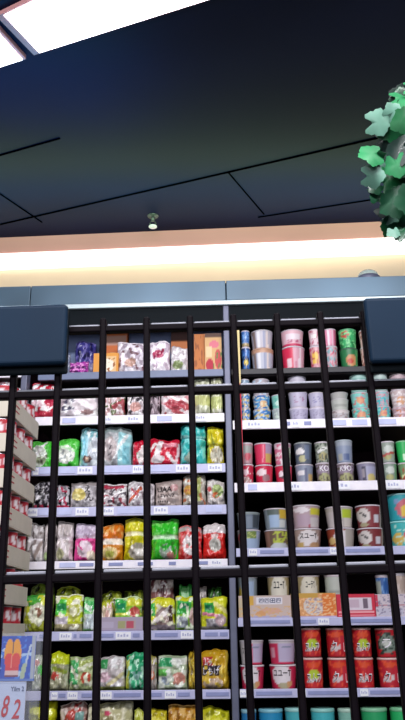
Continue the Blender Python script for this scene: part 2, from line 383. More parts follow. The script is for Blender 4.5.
PR = sh(235.4, 560)[0]+.004
GA = {'L': 'left', 'R': 'right'}
def lab(desc, key): return desc + ' on ' + SH[key][1]
def put(key, x0, x1, yt, d, yb=None):
    zs = SH[key][0]; zb = zs if yb is None else None
    ya = yb if yb is not None else 500
    ym = (yt + (yb or yt+40))/2
    u0, u1 = sh(x0, ym, d)[0], sh(x1, ym, d)[0]; zt = sh((x0+x1)/2, yt, d)[1]
    if key[0] == 'L': u1 = min(u1, ub_l-.003)
    else: u0 = max(u0, PR)
    return (u0+u1)/2, (u1-u0), zt
def B(key, x0, x1, yt, bg, ops, desc, dp=.06, d=None, seed=None, z0=0.0, cat='food bag', name='food_bag', **k):
    d = .012 + dp/2 if d is None else d
    u, w, zt = put(key, x0, x1, yt, d); zb = SH[key][0]+z0
    seed = RNG.random()*20 if seed is None else seed
    t = thing(name, lab(desc, key), cat, S(u, d, zb), -YAW, 'food bags on the ' + SH[key][1])
    return bag(t, w, zt-zb, dp, bg, ops, seed, **k)
def CUPS(key, x0, x1, levels, d=None, taper=.82, kind='noodle_cup'):
    "levels bottom-up: (y_top, bg, ops, desc, extra)"
    um = sh((x0+x1)/2, 500, 0.05)
    u, w, _ = put(key, x0, x1, levels[-1][0], .05); r = w/2*.97; d = .012 + r if d is None else d
    zb = SH[key][0]+.0005
    for lv in levels:
        yt, bg, ops, desc = lv[:4]; ex = lv[4] if len(lv) > 4 else {}
        zt = sh((x0+x1)/2, yt, d-r)[1]; h = zt-zb
        t = thing(kind, lab(desc, key), 'noodle cup' if kind == 'noodle_cup' else 'noodle bowl', S(u, d, zb), -YAW, 'noodle cups on the ' + SH[key][1])
        cup(t, r, h, bg, ops, taper=ex.get('taper', taper), lid=ex.get('lid', 'd0c8d0'), texts=ex.get('texts', ()))
        zb = zt + .0005
def BOX(key, x0, x1, yt, dp, d, bg, ops, desc, name='product_box', cat='box', z0=0.0, texts=()):
    u, w, zt = put(key, x0, x1, yt, d-dp/2); zb = SH[key][0]+z0+.0005
    t = thing(name, lab(desc, key), cat, S(u, d, zb), -YAW, 'boxes on the ' + SH[key][1])
    return carton(t, w, zt-zb, dp, bg, ops, texts)

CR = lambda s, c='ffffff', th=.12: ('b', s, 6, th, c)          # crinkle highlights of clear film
# ---- left bay, top shelf
B('L0', 75, 96, 342, '4a4490', [('r', 0, .55, 1, 1, '3c3a84'), ('b', 1, 7, .1, '8078c0'), ('b', 2, 6, .2, '1e1c50'), ('r', 0, .1, 1, .42, '8e86b0')], 'dark purple crumpled bag', dp=.05, d=.10)
B('L0', 69, 88, 362, 'b040a8', [('b', 4, 8, .05, 'e890d8'), ('b', 5, 6, .2, '601868')], 'small magenta bag lying in front of the purple one', dp=.04, d=.035)
B('L0', 61, 70, 352, '8088a0', [CR(6, 'b8bccc')], 'grey half hidden bag at the left end', dp=.03, d=.09)
BOX('L0', 103, 127, 331, .04, .12, 'c86828', [('r', .05, .72, .95, .92, 'b89080'), ('e', .4, .35, .3, .2, 'e8d890'), ('e', .4, .35, .15, .1, '88a848')], 'tall orange box with pale label standing behind')
BOX('L0', 93, 118, 353.5, .04, .04, 'e09838', [('r', .28, .12, .9, .85, 'e8c088'), ('e', .58, .45, .26, .3, 'f4ecd8'), ('b', 3, 9, .25, '9c5820', (.3, .1, .9, .8))], 'small orange box with white dish picture')
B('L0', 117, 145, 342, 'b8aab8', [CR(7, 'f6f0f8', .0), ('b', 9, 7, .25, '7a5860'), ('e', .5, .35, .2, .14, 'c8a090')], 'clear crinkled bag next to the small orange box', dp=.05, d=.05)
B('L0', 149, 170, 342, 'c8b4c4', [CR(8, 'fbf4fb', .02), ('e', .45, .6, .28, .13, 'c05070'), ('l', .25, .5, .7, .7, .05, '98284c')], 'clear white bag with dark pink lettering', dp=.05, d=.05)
BOX('L0', 171, 188, 330.5, .03, .115, 'b86a30', [('r', 0, .78, 1, 1, '50302c'), ('r', 0, .45, 1, .55, 'd89050')], 'orange brown box behind the pale bag')
B('L0', 171, 189, 347, 'ccc4c8', [CR(10, 'ffffff', .05), ('e', .4, .3, .3, .15, '8c9c68')], 'pale clear bag with green spot', dp=.045, d=.045)
BOX('L0', 194, 205, 334.5, .03, .07, 'c87838', [('b', 3, 5, .2, 'a05828')], 'narrow plain orange box', name='product_box')
BOX('L0', 205, 226, 333.5, .035, .05, 'dcb078', [('r', 0, .9, 1, 1, '5a3c30'), ('e', .28, .2, .24, .16, 'b81838'), ('e', .78, .35, .2, .25, 'c84848'), ('e', .55, .72, .3, .1, 'e07888'), ('b', 6, 9, .25, '588038', (.5, .05, 1, .5)), ('r', .05, .42, .4, .68, 'ecd0a0')], 'tall tan box with red and green print')
# ---- left bay, second shelf
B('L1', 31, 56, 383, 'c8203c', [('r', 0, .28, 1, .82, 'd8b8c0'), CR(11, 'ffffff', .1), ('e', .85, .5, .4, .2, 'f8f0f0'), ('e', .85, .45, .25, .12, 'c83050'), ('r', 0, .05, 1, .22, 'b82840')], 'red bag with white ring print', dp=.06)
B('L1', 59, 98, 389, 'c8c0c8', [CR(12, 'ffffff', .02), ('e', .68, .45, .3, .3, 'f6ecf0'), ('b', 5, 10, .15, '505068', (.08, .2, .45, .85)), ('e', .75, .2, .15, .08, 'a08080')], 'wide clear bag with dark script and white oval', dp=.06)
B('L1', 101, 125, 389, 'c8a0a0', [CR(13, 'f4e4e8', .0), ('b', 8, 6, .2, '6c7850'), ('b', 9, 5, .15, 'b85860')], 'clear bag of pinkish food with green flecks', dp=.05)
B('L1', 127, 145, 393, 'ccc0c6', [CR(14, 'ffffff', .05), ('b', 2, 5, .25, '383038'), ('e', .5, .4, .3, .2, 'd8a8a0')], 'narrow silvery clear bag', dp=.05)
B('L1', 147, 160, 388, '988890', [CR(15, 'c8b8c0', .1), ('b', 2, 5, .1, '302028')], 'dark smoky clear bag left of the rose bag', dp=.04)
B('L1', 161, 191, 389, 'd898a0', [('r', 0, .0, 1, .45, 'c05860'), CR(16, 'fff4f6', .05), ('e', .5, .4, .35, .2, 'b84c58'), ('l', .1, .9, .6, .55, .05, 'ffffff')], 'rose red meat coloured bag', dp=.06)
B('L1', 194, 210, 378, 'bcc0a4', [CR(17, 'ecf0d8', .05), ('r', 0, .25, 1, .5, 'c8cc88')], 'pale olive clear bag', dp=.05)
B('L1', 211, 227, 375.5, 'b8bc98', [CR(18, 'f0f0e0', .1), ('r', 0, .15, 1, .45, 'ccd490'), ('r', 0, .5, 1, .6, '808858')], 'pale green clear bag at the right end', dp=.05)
# ---- left bay, third shelf
B('L2', 31, 53, 441.5, '5ccc4c', [('e', .38, .45, .4, .38, 'e8f0e4'), ('l', .15, .3, .7, .95, .06, 'ffffff'), ('e', .5, .3, .25, .12, 'b8c4a0'), ('b', 7, 8, .3, '88786c', (.2, .15, .8, .5)), ('r', .88, 0, 1, 1, '3cc42c')], 'lime green bag with white flash, left one of two', dp=.06)
B('L2', 57, 79, 439.5, '52c844', [('e', .45, .45, .42, .3, 'eef2e8'), ('l', .1, .75, .8, .6, .04, 'c8f0c0'), ('b', 4, 8, .25, 'a8b0b0', (.1, .25, .8, .6)), ('r', .4, .02, 1, .15, '38b82c')], 'lime green bag with white dish, right one of two', dp=.06)
B('L2', 80.5, 102, 428.5, 'a4dce8', [('r', .4, .0, 1, .75, 'd0d8e0'), ('r', 0, .8, 1, .95, '7ab4bc'), ('e', .42, .2, .2, .1, '6a4840'), ('e', .42, .2, .1, .05, 'd8b8a0'), CR(19, 'f0fafc', .2), ('r', .0, .3, .3, .7, '8cd4e4')], 'tall pale blue bag with round brown emblem', dp=.07)
B('L2', 103, 132, 427.5, 'b4b8bc', [('r', .55, .0, 1, 1, 'a8e0e6'), ('r', 0, .86, 1, 1, '98a8a8'), ('l', .35, .15, .85, .8, .045, 'f8ffff'), ('e', .28, .45, .24, .3, 'c8bcbc'), ('b', 4, 9, .28, '584c54', (.05, .3, .35, .6)), ('r', .7, .1, .95, .5, '88d0dc')], 'tall pale blue and beige translucent bag', dp=.07)
B('L2', 132.5, 149, 441, 'cc1838', [('l', .55, .2, .7, .7, .14, 'e8e0e0'), ('e', .6, .4, .3, .22, 'e8dcdc'), ('b', 6, 8, .3, '40a070', (.3, .3, .8, .6))], 'narrow red bag with white noodle print', dp=.05)
B('L2', 149.5, 180, 439.5, 'cc1436', [('l', .22, .3, .38, .85, .1, 'f4ecec'), ('e', .3, .25, .24, .14, 'dcd4d4'), ('r', .48, .68, .92, .84, 'e890a0'), ('l', .85, .1, .6, .45, .06, 'f0e8e8'), ('l', .9, .2, .98, .8, .04, 'f4d0d4'), ('l', .2, .8, .05, .6, .05, 'f8f0f0')], 'wide red bag with white leaf like print', dp=.06)
B('L2', 180.5, 206, 425, '40c4c0', [('r', 0, .62, 1, .7, 'a0e4e0'), ('b', 3, 6, .2, '80e0dc'), ('e', .4, .2, .24, .14, '8ca090'), ('b', 4, 6, .25, '1c9c9c'), ('r', 0, .66, 1, .69, '2c8c90')], 'turquoise bag with folded top', dp=.07, fold=(.66,))
B('L2', 207, 227, 427, 'd8c818', [('r', 0, .45, 1, .56, '908810'), ('e', .58, .25, .38, .2, 'f4f0d8'), ('b', 5, 6, .15, 'f0e840', (0, .56, 1, 1)), ('b', 5, 9, .3, 'b0a080', (.3, .1, .9, .4))], 'bright yellow bag with folded top', dp=.065, fold=(.52,))
# ---- left bay, fourth shelf
B('L3', 33, 52, 482, '38343c', [('b', 3, 7, -.05, 'c4c0c8'), ('l', .3, .3, .6, .8, .06, 'f4f0f4'), ('r', 0, 0, 1, .14, 'c83858'), ('b', 8, 9, .15, '141018')], 'black and white bag with red foot', dp=.06)
B('L3', 53, 69, 485, '8c8890', [('b', 5, 8, .0, 'd8d4dc'), ('b', 6, 8, .2, '1c181c'), ('r', 0, 0, 1, .16, 'd84464'), ('b', 9, 6, .28, 'b83858')], 'grey and black patterned bag with red foot', dp=.05)
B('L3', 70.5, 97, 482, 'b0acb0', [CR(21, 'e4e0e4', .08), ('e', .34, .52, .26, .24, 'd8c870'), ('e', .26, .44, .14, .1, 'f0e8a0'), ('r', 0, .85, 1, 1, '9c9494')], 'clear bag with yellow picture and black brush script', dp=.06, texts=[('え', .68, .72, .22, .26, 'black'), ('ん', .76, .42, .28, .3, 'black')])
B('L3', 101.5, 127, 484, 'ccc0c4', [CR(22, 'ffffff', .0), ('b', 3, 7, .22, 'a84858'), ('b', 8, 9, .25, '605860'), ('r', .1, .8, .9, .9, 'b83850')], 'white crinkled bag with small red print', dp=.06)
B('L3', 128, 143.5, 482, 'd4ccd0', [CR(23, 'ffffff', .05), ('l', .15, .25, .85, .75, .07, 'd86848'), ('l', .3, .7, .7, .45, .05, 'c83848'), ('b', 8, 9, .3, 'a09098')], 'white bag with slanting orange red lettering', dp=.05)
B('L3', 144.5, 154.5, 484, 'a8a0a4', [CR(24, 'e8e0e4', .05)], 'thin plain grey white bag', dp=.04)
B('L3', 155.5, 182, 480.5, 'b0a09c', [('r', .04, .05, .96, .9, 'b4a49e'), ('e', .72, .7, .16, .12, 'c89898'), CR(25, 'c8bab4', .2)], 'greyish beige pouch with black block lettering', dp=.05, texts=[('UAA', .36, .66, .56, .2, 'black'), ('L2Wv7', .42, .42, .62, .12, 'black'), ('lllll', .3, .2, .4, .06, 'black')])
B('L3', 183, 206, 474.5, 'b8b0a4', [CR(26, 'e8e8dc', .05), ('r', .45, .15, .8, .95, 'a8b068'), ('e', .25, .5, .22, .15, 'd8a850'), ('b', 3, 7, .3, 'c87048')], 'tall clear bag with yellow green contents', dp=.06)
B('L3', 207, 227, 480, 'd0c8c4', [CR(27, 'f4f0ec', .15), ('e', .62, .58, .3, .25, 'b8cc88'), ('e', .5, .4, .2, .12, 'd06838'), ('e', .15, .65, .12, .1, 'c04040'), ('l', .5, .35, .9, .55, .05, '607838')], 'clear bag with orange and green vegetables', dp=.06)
# ---- left bay, fifth shelf
B('L4', 27, 44, 523, 'ccc4c4', [CR(31, 'f8f4f4', .1), ('r', 0, .56, 1, .63, 'f4f0f4'), ('b', 4, 6, .3, '887c78'), ('l', .6, .1, .9, .5, .06, 'b0a098')], 'whitish folded bag beside the carton stack', dp=.06, fold=(.6,))
B('L4', 44.5, 56, 523, 'b8b0b0', [CR(32, 'e4dcdc', .05), ('e', .4, .15, .35, .1, 'a8c088')], 'narrow whitish bag with green foot', dp=.05)
B('L4', 57, 73.5, 521, 'ccc2c0', [CR(33, 'f0e8ea', .1), ('r', 0, .55, 1, .62, 'e4dce0'), ('e', .3, .2, .25, .14, 'b8b890')], 'beige white folded bag', dp=.06, fold=(.58,))
B('L4', 75, 97.5, 523.5, 'e04494', [('r', 0, .62, 1, 1, 'c8b8d0'), ('b', 5, 6, .1, 'e8dcf0', (0, .62, 1, 1)), ('e', .5, .33, .34, .22, 'f0dce8'), ('e', .78, .16, .2, .14, 'e8dcc8'), ('r', 0, .0, 1, .06, 'a82c70'), ('l', .2, .45, .45, .3, .03, 'e04494')], 'pink bag with lilac gathered top', dp=.065, fold=(.62,))
B('L4', 101.5, 123.5, 524.5, 'd88820', [('r', 0, .62, 1, 1, 'e07820'), ('r', 0, .45, 1, .62, 'f4ecdc'), ('e', .45, .22, .34, .18, 'e0c888'), ('e', .45, .2, .2, .1, 'a8a848'), ('b', 5, 7, .15, 'f0b060', (0, .62, 1, 1))], 'orange bag with white band', dp=.065, fold=(.6,))
B('L4', 124.5, 150.5, 518.5, 'dcd41c', [('r', 0, .6, 1, .68, 'f8f4c8'), ('e', .58, .22, .36, .2, 'b0a898'), ('e', .6, .2, .2, .1, 'e8e4dc'), ('b', 5, 6, .2, 'f8f460', (0, .68, 1, 1)), ('l', .1, .1, .35, .5, .04, 'a8a010')], 'yellow bag with white band', dp=.07, fold=(.64,))
B('L4', 151.5, 179, 519.5, '3ccc34', [('r', 0, .52, 1, .62, 'd0f0cc'), ('e', .64, .22, .3, .2, '90a090'), ('e', .75, .12, .16, .09, 'b87870'), ('b', 5, 6, .18, '80ec6c', (0, .62, 1, 1)), ('b', 9, 6, .2, '24a828', (0, 0, 1, .5))], 'bright green bag with white band', dp=.07, fold=(.58,))
B('L4', 178.5, 202, 526.5, 'd02c30', [('r', 0, .86, 1, 1, 'c8b8b8'), ('e', .52, .46, .34, .3, 'f0e8e8'), ('r', .36, .42, .52, .5, '98a898'), ('e', .1, .5, .08, .3, 'e04048'), ('b', 5, 8, .3, 'e88080')], 'red pouch with big white circle', dp=.05)
B('L4', 203, 229.5, 524, 'd82822', [('r', 0, .74, 1, 1, 'ece4e4'), ('e', .54, .42, .26, .19, 'c8c4bc'), ('e', .54, .42, .15, .11, 'a0a098'), ('r', .38, .62, .66, .72, 'f0d8d4')], 'bright red pouch with white top band and grey circle', dp=.055)
# ---- left bay, sixth shelf
B('L5', 24, 47, 594, 'd8e040', [('r', 0, .1, 1, .32, 'a8b038'), ('e', .65, .5, .35, .28, 'e8e8d0'), ('e', .65, .52, .2, .14, '9c7058'), ('l', .3, .75, .7, .85, .06, '58b838'), CR(41, 'f8fce0', .2), ('r', 0, .85, .6, 1, '4cb848')], 'yellow green bag with oval dish picture', dp=.055)
B('L5', 30, 54, 585, '6c8828', [('b', 3, 6, .1, '90a838'), ('b', 3, 6, .25, '2c3810')], 'dark olive bag in the back row near the cartons', dp=.04, d=.13)
B('L5', 55, 83, 594.5, 'd0dc34', [('r', 0, .45, .45, .9, '54cc44'), ('r', .1, .6, .4, .78, '2c9858'), ('r', 0, .22, .5, .42, 'd4ccd8'), ('e', .7, .55, .24, .22, 'b8bc50'), ('e', .7, .55, .14, .12, 'e4e4c0'), ('r', 0, 0, 1, .2, 'a8a078'), CR(42, 'f8f8e0', .22)], 'wide yellow and green bag with green logo', dp=.05)
B('L5', 83.5, 96.5, 597, '8cd080', [('r', 0, .6, 1, .9, '48bc60'), ('l', .2, .75, .6, .65, .08, 'f0fff0'), ('r', .1, .1, .9, .5, 'ccd8dc'), CR(43, 'f0fcf4', .2)], 'small green bag with white bird like mark', dp=.05)
B('L5', 56, 80, 587, '7c8c20', [('b', 5, 6, .1, 'a0ac30'), ('b', 3, 6, .2, '343c0c')], 'dark olive bag behind the wide yellow green one', dp=.04, d=.13)
# printed tray with bags inside (left bay, sixth shelf)
BOX('L5', 100, 142.5, 617.5, .008, .012, 'a89cb0', [('r', 0, 0, 1, .15, '8c80a0'), ('r', .4, .2, .85, .8, 'b0a0a0'), ('r', .42, .25, .6, .75, 'a0a070'), ('r', .62, .25, .8, .75, 'b84c60'), ('r', .03, .3, .3, .7, 'b4aac0')], 'lilac grey tray front with small printed panel', name='display_tray_front', cat='tray front')
B('L5', 101, 113, 600, 'd8c4a8', [('r', 0, .8, 1, 1, 'b8c030'), ('l', .2, .1, .8, .8, .12, 'e8b8b0'), CR(44, 'fff0e8', .2)], 'slim peach bag with lime top inside the tray', dp=.045, d=.045)
B('L5', 114.5, 142, 597.5, '8cc83c', [('r', 0, .55, .45, 1, '40b858'), ('r', .1, .68, .4, .85, '188858'), ('r', 0, .5, 1, .56, 'e8e850'), ('e', .75, .58, .2, .16, 'c05048'), ('r', .5, .75, 1, 1, 'd8dc38'), CR(45, 'e8fcc8', .25)], 'green and yellow bag with red spot inside the tray', dp=.045, d=.045)
B('L5', 101, 122, 592, '788420', [('b', 2, 6, .15, 'a4b030'), ('b', 7, 6, .15, '303808')], 'dark olive bag behind the tray', dp=.04, d=.13)
B('L5', 124, 144, 590, '5c6c1c', [('b', 2, 6, .1, '8c9828'), ('b', 7, 6, .1, '202808')], 'very dark green bag behind the tray', dp=.04, d=.13)
B('L5', 148, 175, 597.5, 'e0e030', [('r', 0, .45, .3, .85, '48c050'), ('e', .62, .38, .34, .34, 'a89088'), ('l', .3, .3, .85, .7, .08, 'ece4e0'), ('e', .85, .5, .1, .28, '483028'), ('r', 0, 0, 1, .18, '948890'), CR(46, 'f8f4d8', .25)], 'yellow bag with brown and white food picture', dp=.05)
B('L5', 149, 174, 576, 'b8a8a0', [('r', 0, .55, 1, .8, '8c5c58'), ('b', 3, 7, .1, 'e0d4d0'), ('b', 8, 7, .25, '5c3438'), ('r', 0, 0, 1, .3, 'b8bcb0')], 'brown and white bag peeking above in the back row', dp=.04, d=.13)
B('L5', 175.5, 197, 596, '90c840', [('r', .1, .5, .75, .95, '40b84c'), ('r', .2, .64, .65, .8, '107c50'), ('r', 0, .9, 1, 1, 'd8dc30'), ('r', .05, .1, .6, .4, 'a8b0b8'), ('e', .85, .4, .2, .3, 'c8a8a4'), CR(47, 'f0fce0', .25)], 'green bag with darker green logo', dp=.05)
B('L5', 179, 192, 584.5, '38a040', [('b', 3, 6, .1, '80cc80'), ('r', .2, .7, .8, .85, 'a8dca8')], 'mid green bag peeking above in the back row', dp=.035, d=.13)
B('L5', 193.5, 207, 586, 'b0a4a0', [('b', 3, 6, .1, 'd8d0cc'), ('b', 7, 6, .2, '70605c')], 'grey beige bag in the back row', dp=.035, d=.13)
B('L5', 208, 222, 587, '2c5c20', [('b', 3, 6, .1, '408030'), ('b', 7, 6, .1, '142c0c')], 'dark green back row bag at right end', dp=.035, d=.13)
B('L5', 201, 230.5, 596.5, 'd8dc28', [('r', .12, .5, .5, .85, '3cb44c'), ('r', .17, .62, .46, .78, '107048'), ('l', .1, .5, .75, .42, .05, 'd88098'), ('r', .2, .1, .7, .35, 'a8a4a8'), ('l', .55, .8, .98, .55, .07, 'f4ec98'), ('e', .75, .3, .2, .18, 'c0a4a8'), ('r', 0, 0, 1, .1, '8c8884')], 'wide yellow bag with green logo and pink stripe', dp=.05)
# ---- left bay, seventh shelf
B('L6', 33, 47.5, 655, 'b8c0a4', [('e', .7, .6, .3, .15, '48c83c'), ('b', 3, 6, .15, 'd8dccc'), ('e', .3, .8, .2, .1, 'c88070')], 'pale bag with green spot beside the price sign', dp=.05)
B('L6', 50.5, 69, 652.5, 'a8a888', [('r', 0, .72, 1, 1, 'c8d420'), ('e', .38, .4, .28, .13, 'c04438'), ('b', 3, 6, .1, 'ccccb0', (0, .1, 1, .7)), ('l', .2, .6, .9, .5, .06, '98a840')], 'lime topped clear bag with red spot, left end', dp=.05)
B('L6', 69.5, 94, 656, 'b0c088', [('r', 0, .2, .42, .9, '48b468'), ('l', .1, .7, .35, .45, .05, 'ffffff'), ('e', .72, .38, .2, .18, 'c8503c'), ('e', .72, .38, .1, .1, 'e08858'), ('r', .45, .7, 1, .9, 'b4c468'), CR(51, 'e8ecd0', .22)], 'green and clear bag with white stripe and red spot', dp=.055)
B('L6', 99, 125, 656, 'ccc4c4', [CR(52, 'fafafa', .05), ('r', .1, .65, .38, .95, '3c9c58'), ('e', .25, .4, .22, .16, 'd0b0bc'), ('l', .4, .15, .95, .5, .06, 'd8d0a0'), ('r', 0, 0, 1, .1, 'a8b060')], 'white clear bag with dark green leaf mark', dp=.055)
B('L6', 126, 146, 653, '48bc88', [('r', 0, 0, .2, 1, 'c0cc40'), ('r', .35, .75, .95, .9, '189860'), ('r', .3, .3, .9, .5, '80b0a8'), CR(53, 'b8ecd0', .12), ('b', 7, 6, .3, '188858')], 'teal green bag with yellow left edge', dp=.055)
B('L6', 147.5, 157, 656, 'a89890', [('e', .5, .45, .35, .14, 'd87850'), ('r', 0, .78, 1, 1, 'b8b058'), CR(54, 'd8d0c8', .1)], 'slim clear bag with orange spot', dp=.045)
B('L6', 158, 187.5, 655, 'b8c8a8', [('r', .02, .68, .5, .95, '38a468'), ('r', .02, .42, .45, .62, '68cc58'), ('r', .02, .15, .42, .38, '98a8b8'), ('e', .72, .32, .24, .2, 'd09080'), ('r', .5, .75, 1, .95, 'e0e4dc'), CR(55, 'eef6e8', .2)], 'pale green bag with green blocks and peach spot', dp=.055)
B('L6', 188.5, 199, 651, 'c0a028', [('b', 3, 5, .1, 'd8c048'), ('b', 7, 5, .2, '786010')], 'slim mustard yellow bag', dp=.045)
B('L6', 200.5, 231, 649.5, 'cca020', [('r', .1, .55, .46, .84, 'b83438'), ('r', .05, .34, .74, .6, '302838'), ('e', .45, .15, .34, .15, 'c8b098'), ('l', .85, .1, .95, .9, .03, 'e8c848'), CR(56, 'e8c850', .3), ('r', 0, .3, .04, .9, 'e0b838')], 'mustard bag with red and black sign', dp=.055,
  texts=[('ムラ', .28, .7, .26, .16, 'white'), ('しちけ', .38, .47, .56, .18, 'white')])
# ---- left bay, eighth shelf
B('L7', 28, 57, 699.5, 'd8dc20', [('e', .5, .75, .35, .12, 'e8ec60'), ('b', 3, 5, .25, 'a8ac10')], 'bright lemon rounded bag at the left end', dp=.07, fold=(.6,))
B('L7', 60, 87, 702, 'a88078', [CR(61, 'e4d4cc', .05), ('e', .5, .75, .25, .12, 'c84c40'), ('r', .6, .6, .9, .8, '80b0a8'), ('b', 9, 7, .25, 'b84440')], 'clear bag of red and pale food', dp=.05)
B('L7', 87.5, 97.5, 704, 'ccc8a8', [CR(62, 'ecead0', .1)], 'slim cream bag', dp=.05)
B('L7', 98, 133, 701, 'c8c498', [('l', .2, .9, .6, .6, .06, 'e4e0bc'), ('b', 3, 5, .2, 'a49c70'), CR(63, 'e8e4c4', .12), ('e', .3, .8, .1, .05, 'e05878')], 'large cream coloured bag', dp=.075)
B('L7', 134, 145, 709, 'b4bc38', [CR(64, 'dce080', .1)], 'small olive yellow bag', dp=.05)
B('L7', 147.5, 167, 708, 'd4c830', [('b', 5, 5, .1, 'ece468'), ('b', 7, 5, .25, 'a09010')], 'golden yellow bag left of the orange one', dp=.06)
B('L7', 168, 197, 704, 'd09838', [('b', 5, 7, .05, 'e8bc70'), ('b', 7, 7, .2, '9c6418')], 'orange gold crinkled bag', dp=.065)
B('L7', 200, 230, 707, 'd0d028', [('b', 5, 5, .15, 'e8e858'), ('b', 7, 5, .2, '9c9c14')], 'lemon yellow bag at the right end', dp=.065)
# ---- far left bay: one pack seen over the cartons
t = thing('food_bag', 'red and white bag above the carton stack at the left edge', 'food bag', S(*[ (lambda q: (q[0], .05, SH['F2'][0]))(sh(6, 380, .05))][0]), -YAW)
bag(t, .09, .05, .05, 'd8b8c0', [('b', 3, 6, .05, 'c02848'), CR(9, 'ffffff', .2)], 3)

# ---- right bay, top shelf
W2 = lambda s: [('b', s, 7, .12, 'a8b0c0'), ('b', s+3, 5, .25, 'f4f4f8')]
CUPS('R0', 241, 250, [(346, '2c5ca8', [('b', 1, 6, .1, '5a94d8'), ('e', .5, .4, .3, .15, 'd8c050'), ('b', 5, 6, .25, '142c60')], 'lower blue cup in the leftmost stack'), (330, '3868b0', [('b', 2, 6, .1, '78a8e0'), ('r', 0, 0, 1, .2, 'b09c70')], 'upper blue cup in the leftmost stack')])
SIL = [('l', .3, 0, .32, 1, .05, 'f0f0f4'), ('l', .75, 0, .72, 1, .05, 'ecdcd4'), ('l', .55, 0, .55, 1, .04, '9098b8'), ('l', .12, 0, .1, 1, .05, '8c7870'), ('r', 0, .86, 1, 1, 'c89c80')]
CUPS('R0', 250.5, 274, [(347, 'b8bccc', SIL, 'lower silver striped cup with tan rim', {'lid': 'c8a088'}), (329, 'c0bcc8', SIL[:4], 'upper silver striped cup', {'lid': 'c8c4cc'})])
CUPS('R0', 280.5, 305, [(345, 'd82850', [('r', .45, 0, 1, 1, 'dca8b8'), ('l', .75, 0, .8, 1, .05, 'f0e0e8'), ('r', .2, .15, .4, .5, 'f0d0d8'), ('l', .6, 0, .62, 1, .03, 'c87890')], 'lower red and pink cup with white label'), (328.5, 'e4b8c4', [('b', 3, 8, .1, 'b86080', (.15, .2, .9, .8)), ('r', .2, .4, .8, .75, 'ecdce4'), ('r', 0, 0, 1, .18, 'c83860')], 'upper pale pink cup with faint writing')])
CUPS('R0', 308.5, 322, [(345, 'd8a0a8', [('r', .1, .3, .6, .8, 'e8c050'), ('b', 3, 7, .2, 'c04860')], 'lower yellow patched pink cup'), (328.5, 'dcc4cc', [('b', 2, 7, .2, 'c06880'), ('r', .1, .5, .5, .7, 'f0e8e8')], 'upper whitish pink cup third from left')])
CUPS('R0', 323, 337, [(345, 'd0b0b8', [('b', 3, 7, .1, 'c85870'), ('b', 5, 7, .2, '80b0b8')], 'lower mottled pink and blue cup'), (328, 'e08cac', [('l', .3, 0, .3, 1, .06, 'f8e4ec'), ('l', .65, 0, .66, 1, .06, 'f4dce4'), ('l', .9, 0, .9, 1, .05, 'b84870')], 'upper pink and white striped cup')])
CUPS('R0', 338.5, 357.5, [(347, '287848', [('e', .58, .45, .34, .28, 'c89060'), ('e', .5, .4, .16, .15, 'c04838'), ('r', .8, 0, 1, 1, '48a060')], 'lower green cup with red and tan picture', {'lid': '486858'}), (328, '3cac68', [('e', .3, .75, .24, .2, 'c05040'), ('b', 3, 7, .15, '80dc90'), ('b', 6, 6, .25, '187840')], 'upper green cup with red corner', {'lid': '60b080'})])
CUPS('R0', 359, 372, [(346, 'd4b0a8', [('b', 3, 6, .2, 'a87068')], 'lower dusty pink cup half hidden by the navy panel'), (329, 'd8b8b0', [('b', 4, 6, .2, 'a87068')], 'upper dusty pink cup half hidden by the navy panel')])
# ---- right bay, second shelf
BL = [('b', 1, 6, .05, '3878c8'), ('b', 5, 6, .15, 'e0c878'), ('b', 7, 6, .2, 'c8dcf0')]
CUPS('R1', 240, 250, [(407, '3c78b8', BL, 'bottom narrow blue cup in the leftmost stack'), (393, '4480c0', BL[1:], 'middle narrow blue cup in the leftmost stack'), (378.5, '90a8c0', BL[2:], 'top narrow pale blue cup in the leftmost stack')])
CUPS('R1', 252, 270.5, [(408, '4888c0', BL, 'bottom blue yellow cup in the second stack'), (394, '2c68b0', [('b', 2, 6, 0, '60a8d8'), ('e', .6, .35, .25, .25, 'e0b888'), ('b', 3, 7, .2, 'e8e0c0')], 'middle blue yellow cup in the second stack'), (378, 'b8b0b8', BL[2:], 'top pale cup in the second stack')])
CUPS('R1', 271.5, 286.5, [(408, 'a8b4b4', [('b', 1, 6, .1, 'c8d8cc')], 'bottom pale grey green cup'), (394, '88c8b8', [('b', 2, 6, .1, '68b8a8'), ('e', .4, .4, .2, .2, 'c8e8dc')], 'middle mint green cup')])
LW = [('b', 1, 9, .15, '9890b0', (.15, .2, .9, .8)), ('r', 0, .88, 1, 1, 'e4dcec')]
CUPS('R1', 287.5, 307.5, [(406, 'bcb6d0', LW, 'bottom lilac white bowl in the wider left stack'), (390.5, 'c4bed4', [('b', 6, 9, .2, 'a878a0', (.15, .3, .9, .7))], 'second lilac white bowl in the wider left stack'), (371, 'c8c4d4', [('r', 0, .8, 1, 1, 'e0dce8')], 'top lilac white bowl of the wider stack')], kind='noodle_bowl')
CUPS('R1', 308.5, 326, [(406, 'b8b4cc', LW, 'bottom lilac white bowl in the narrower stack'), (391.5, 'c0bcd2', [('b', 4, 9, .2, '908cb8', (.15, .3, .9, .7))], 'upper lilac white bowl in the narrower stack')], kind='noodle_bowl')
CUPS('R1', 330.5, 349.5, [(409, 'c0bcc0', [('r', 0, .75, 1, 1, 'd8d0d0'), ('b', 2, 8, .2, 'a09090')], 'bottom greyish bowl below the blank ones', {'lid': 'd8d4d4'}), (398, 'bcc0b8', [('r', .1, .3, .9, .5, 'a4a8a0')], 'middle greyish bowl with faint band'), (391.5, 'b4b4b0', [], 'top greyish shallow bowl')], kind='noodle_bowl')
AQ = lambda s: [('b', s, 6, .05, '80d8cc'), ('e', .45, .5, .25, .25, 'e0a078'), ('b', s+4, 7, .25, 'd87878')]
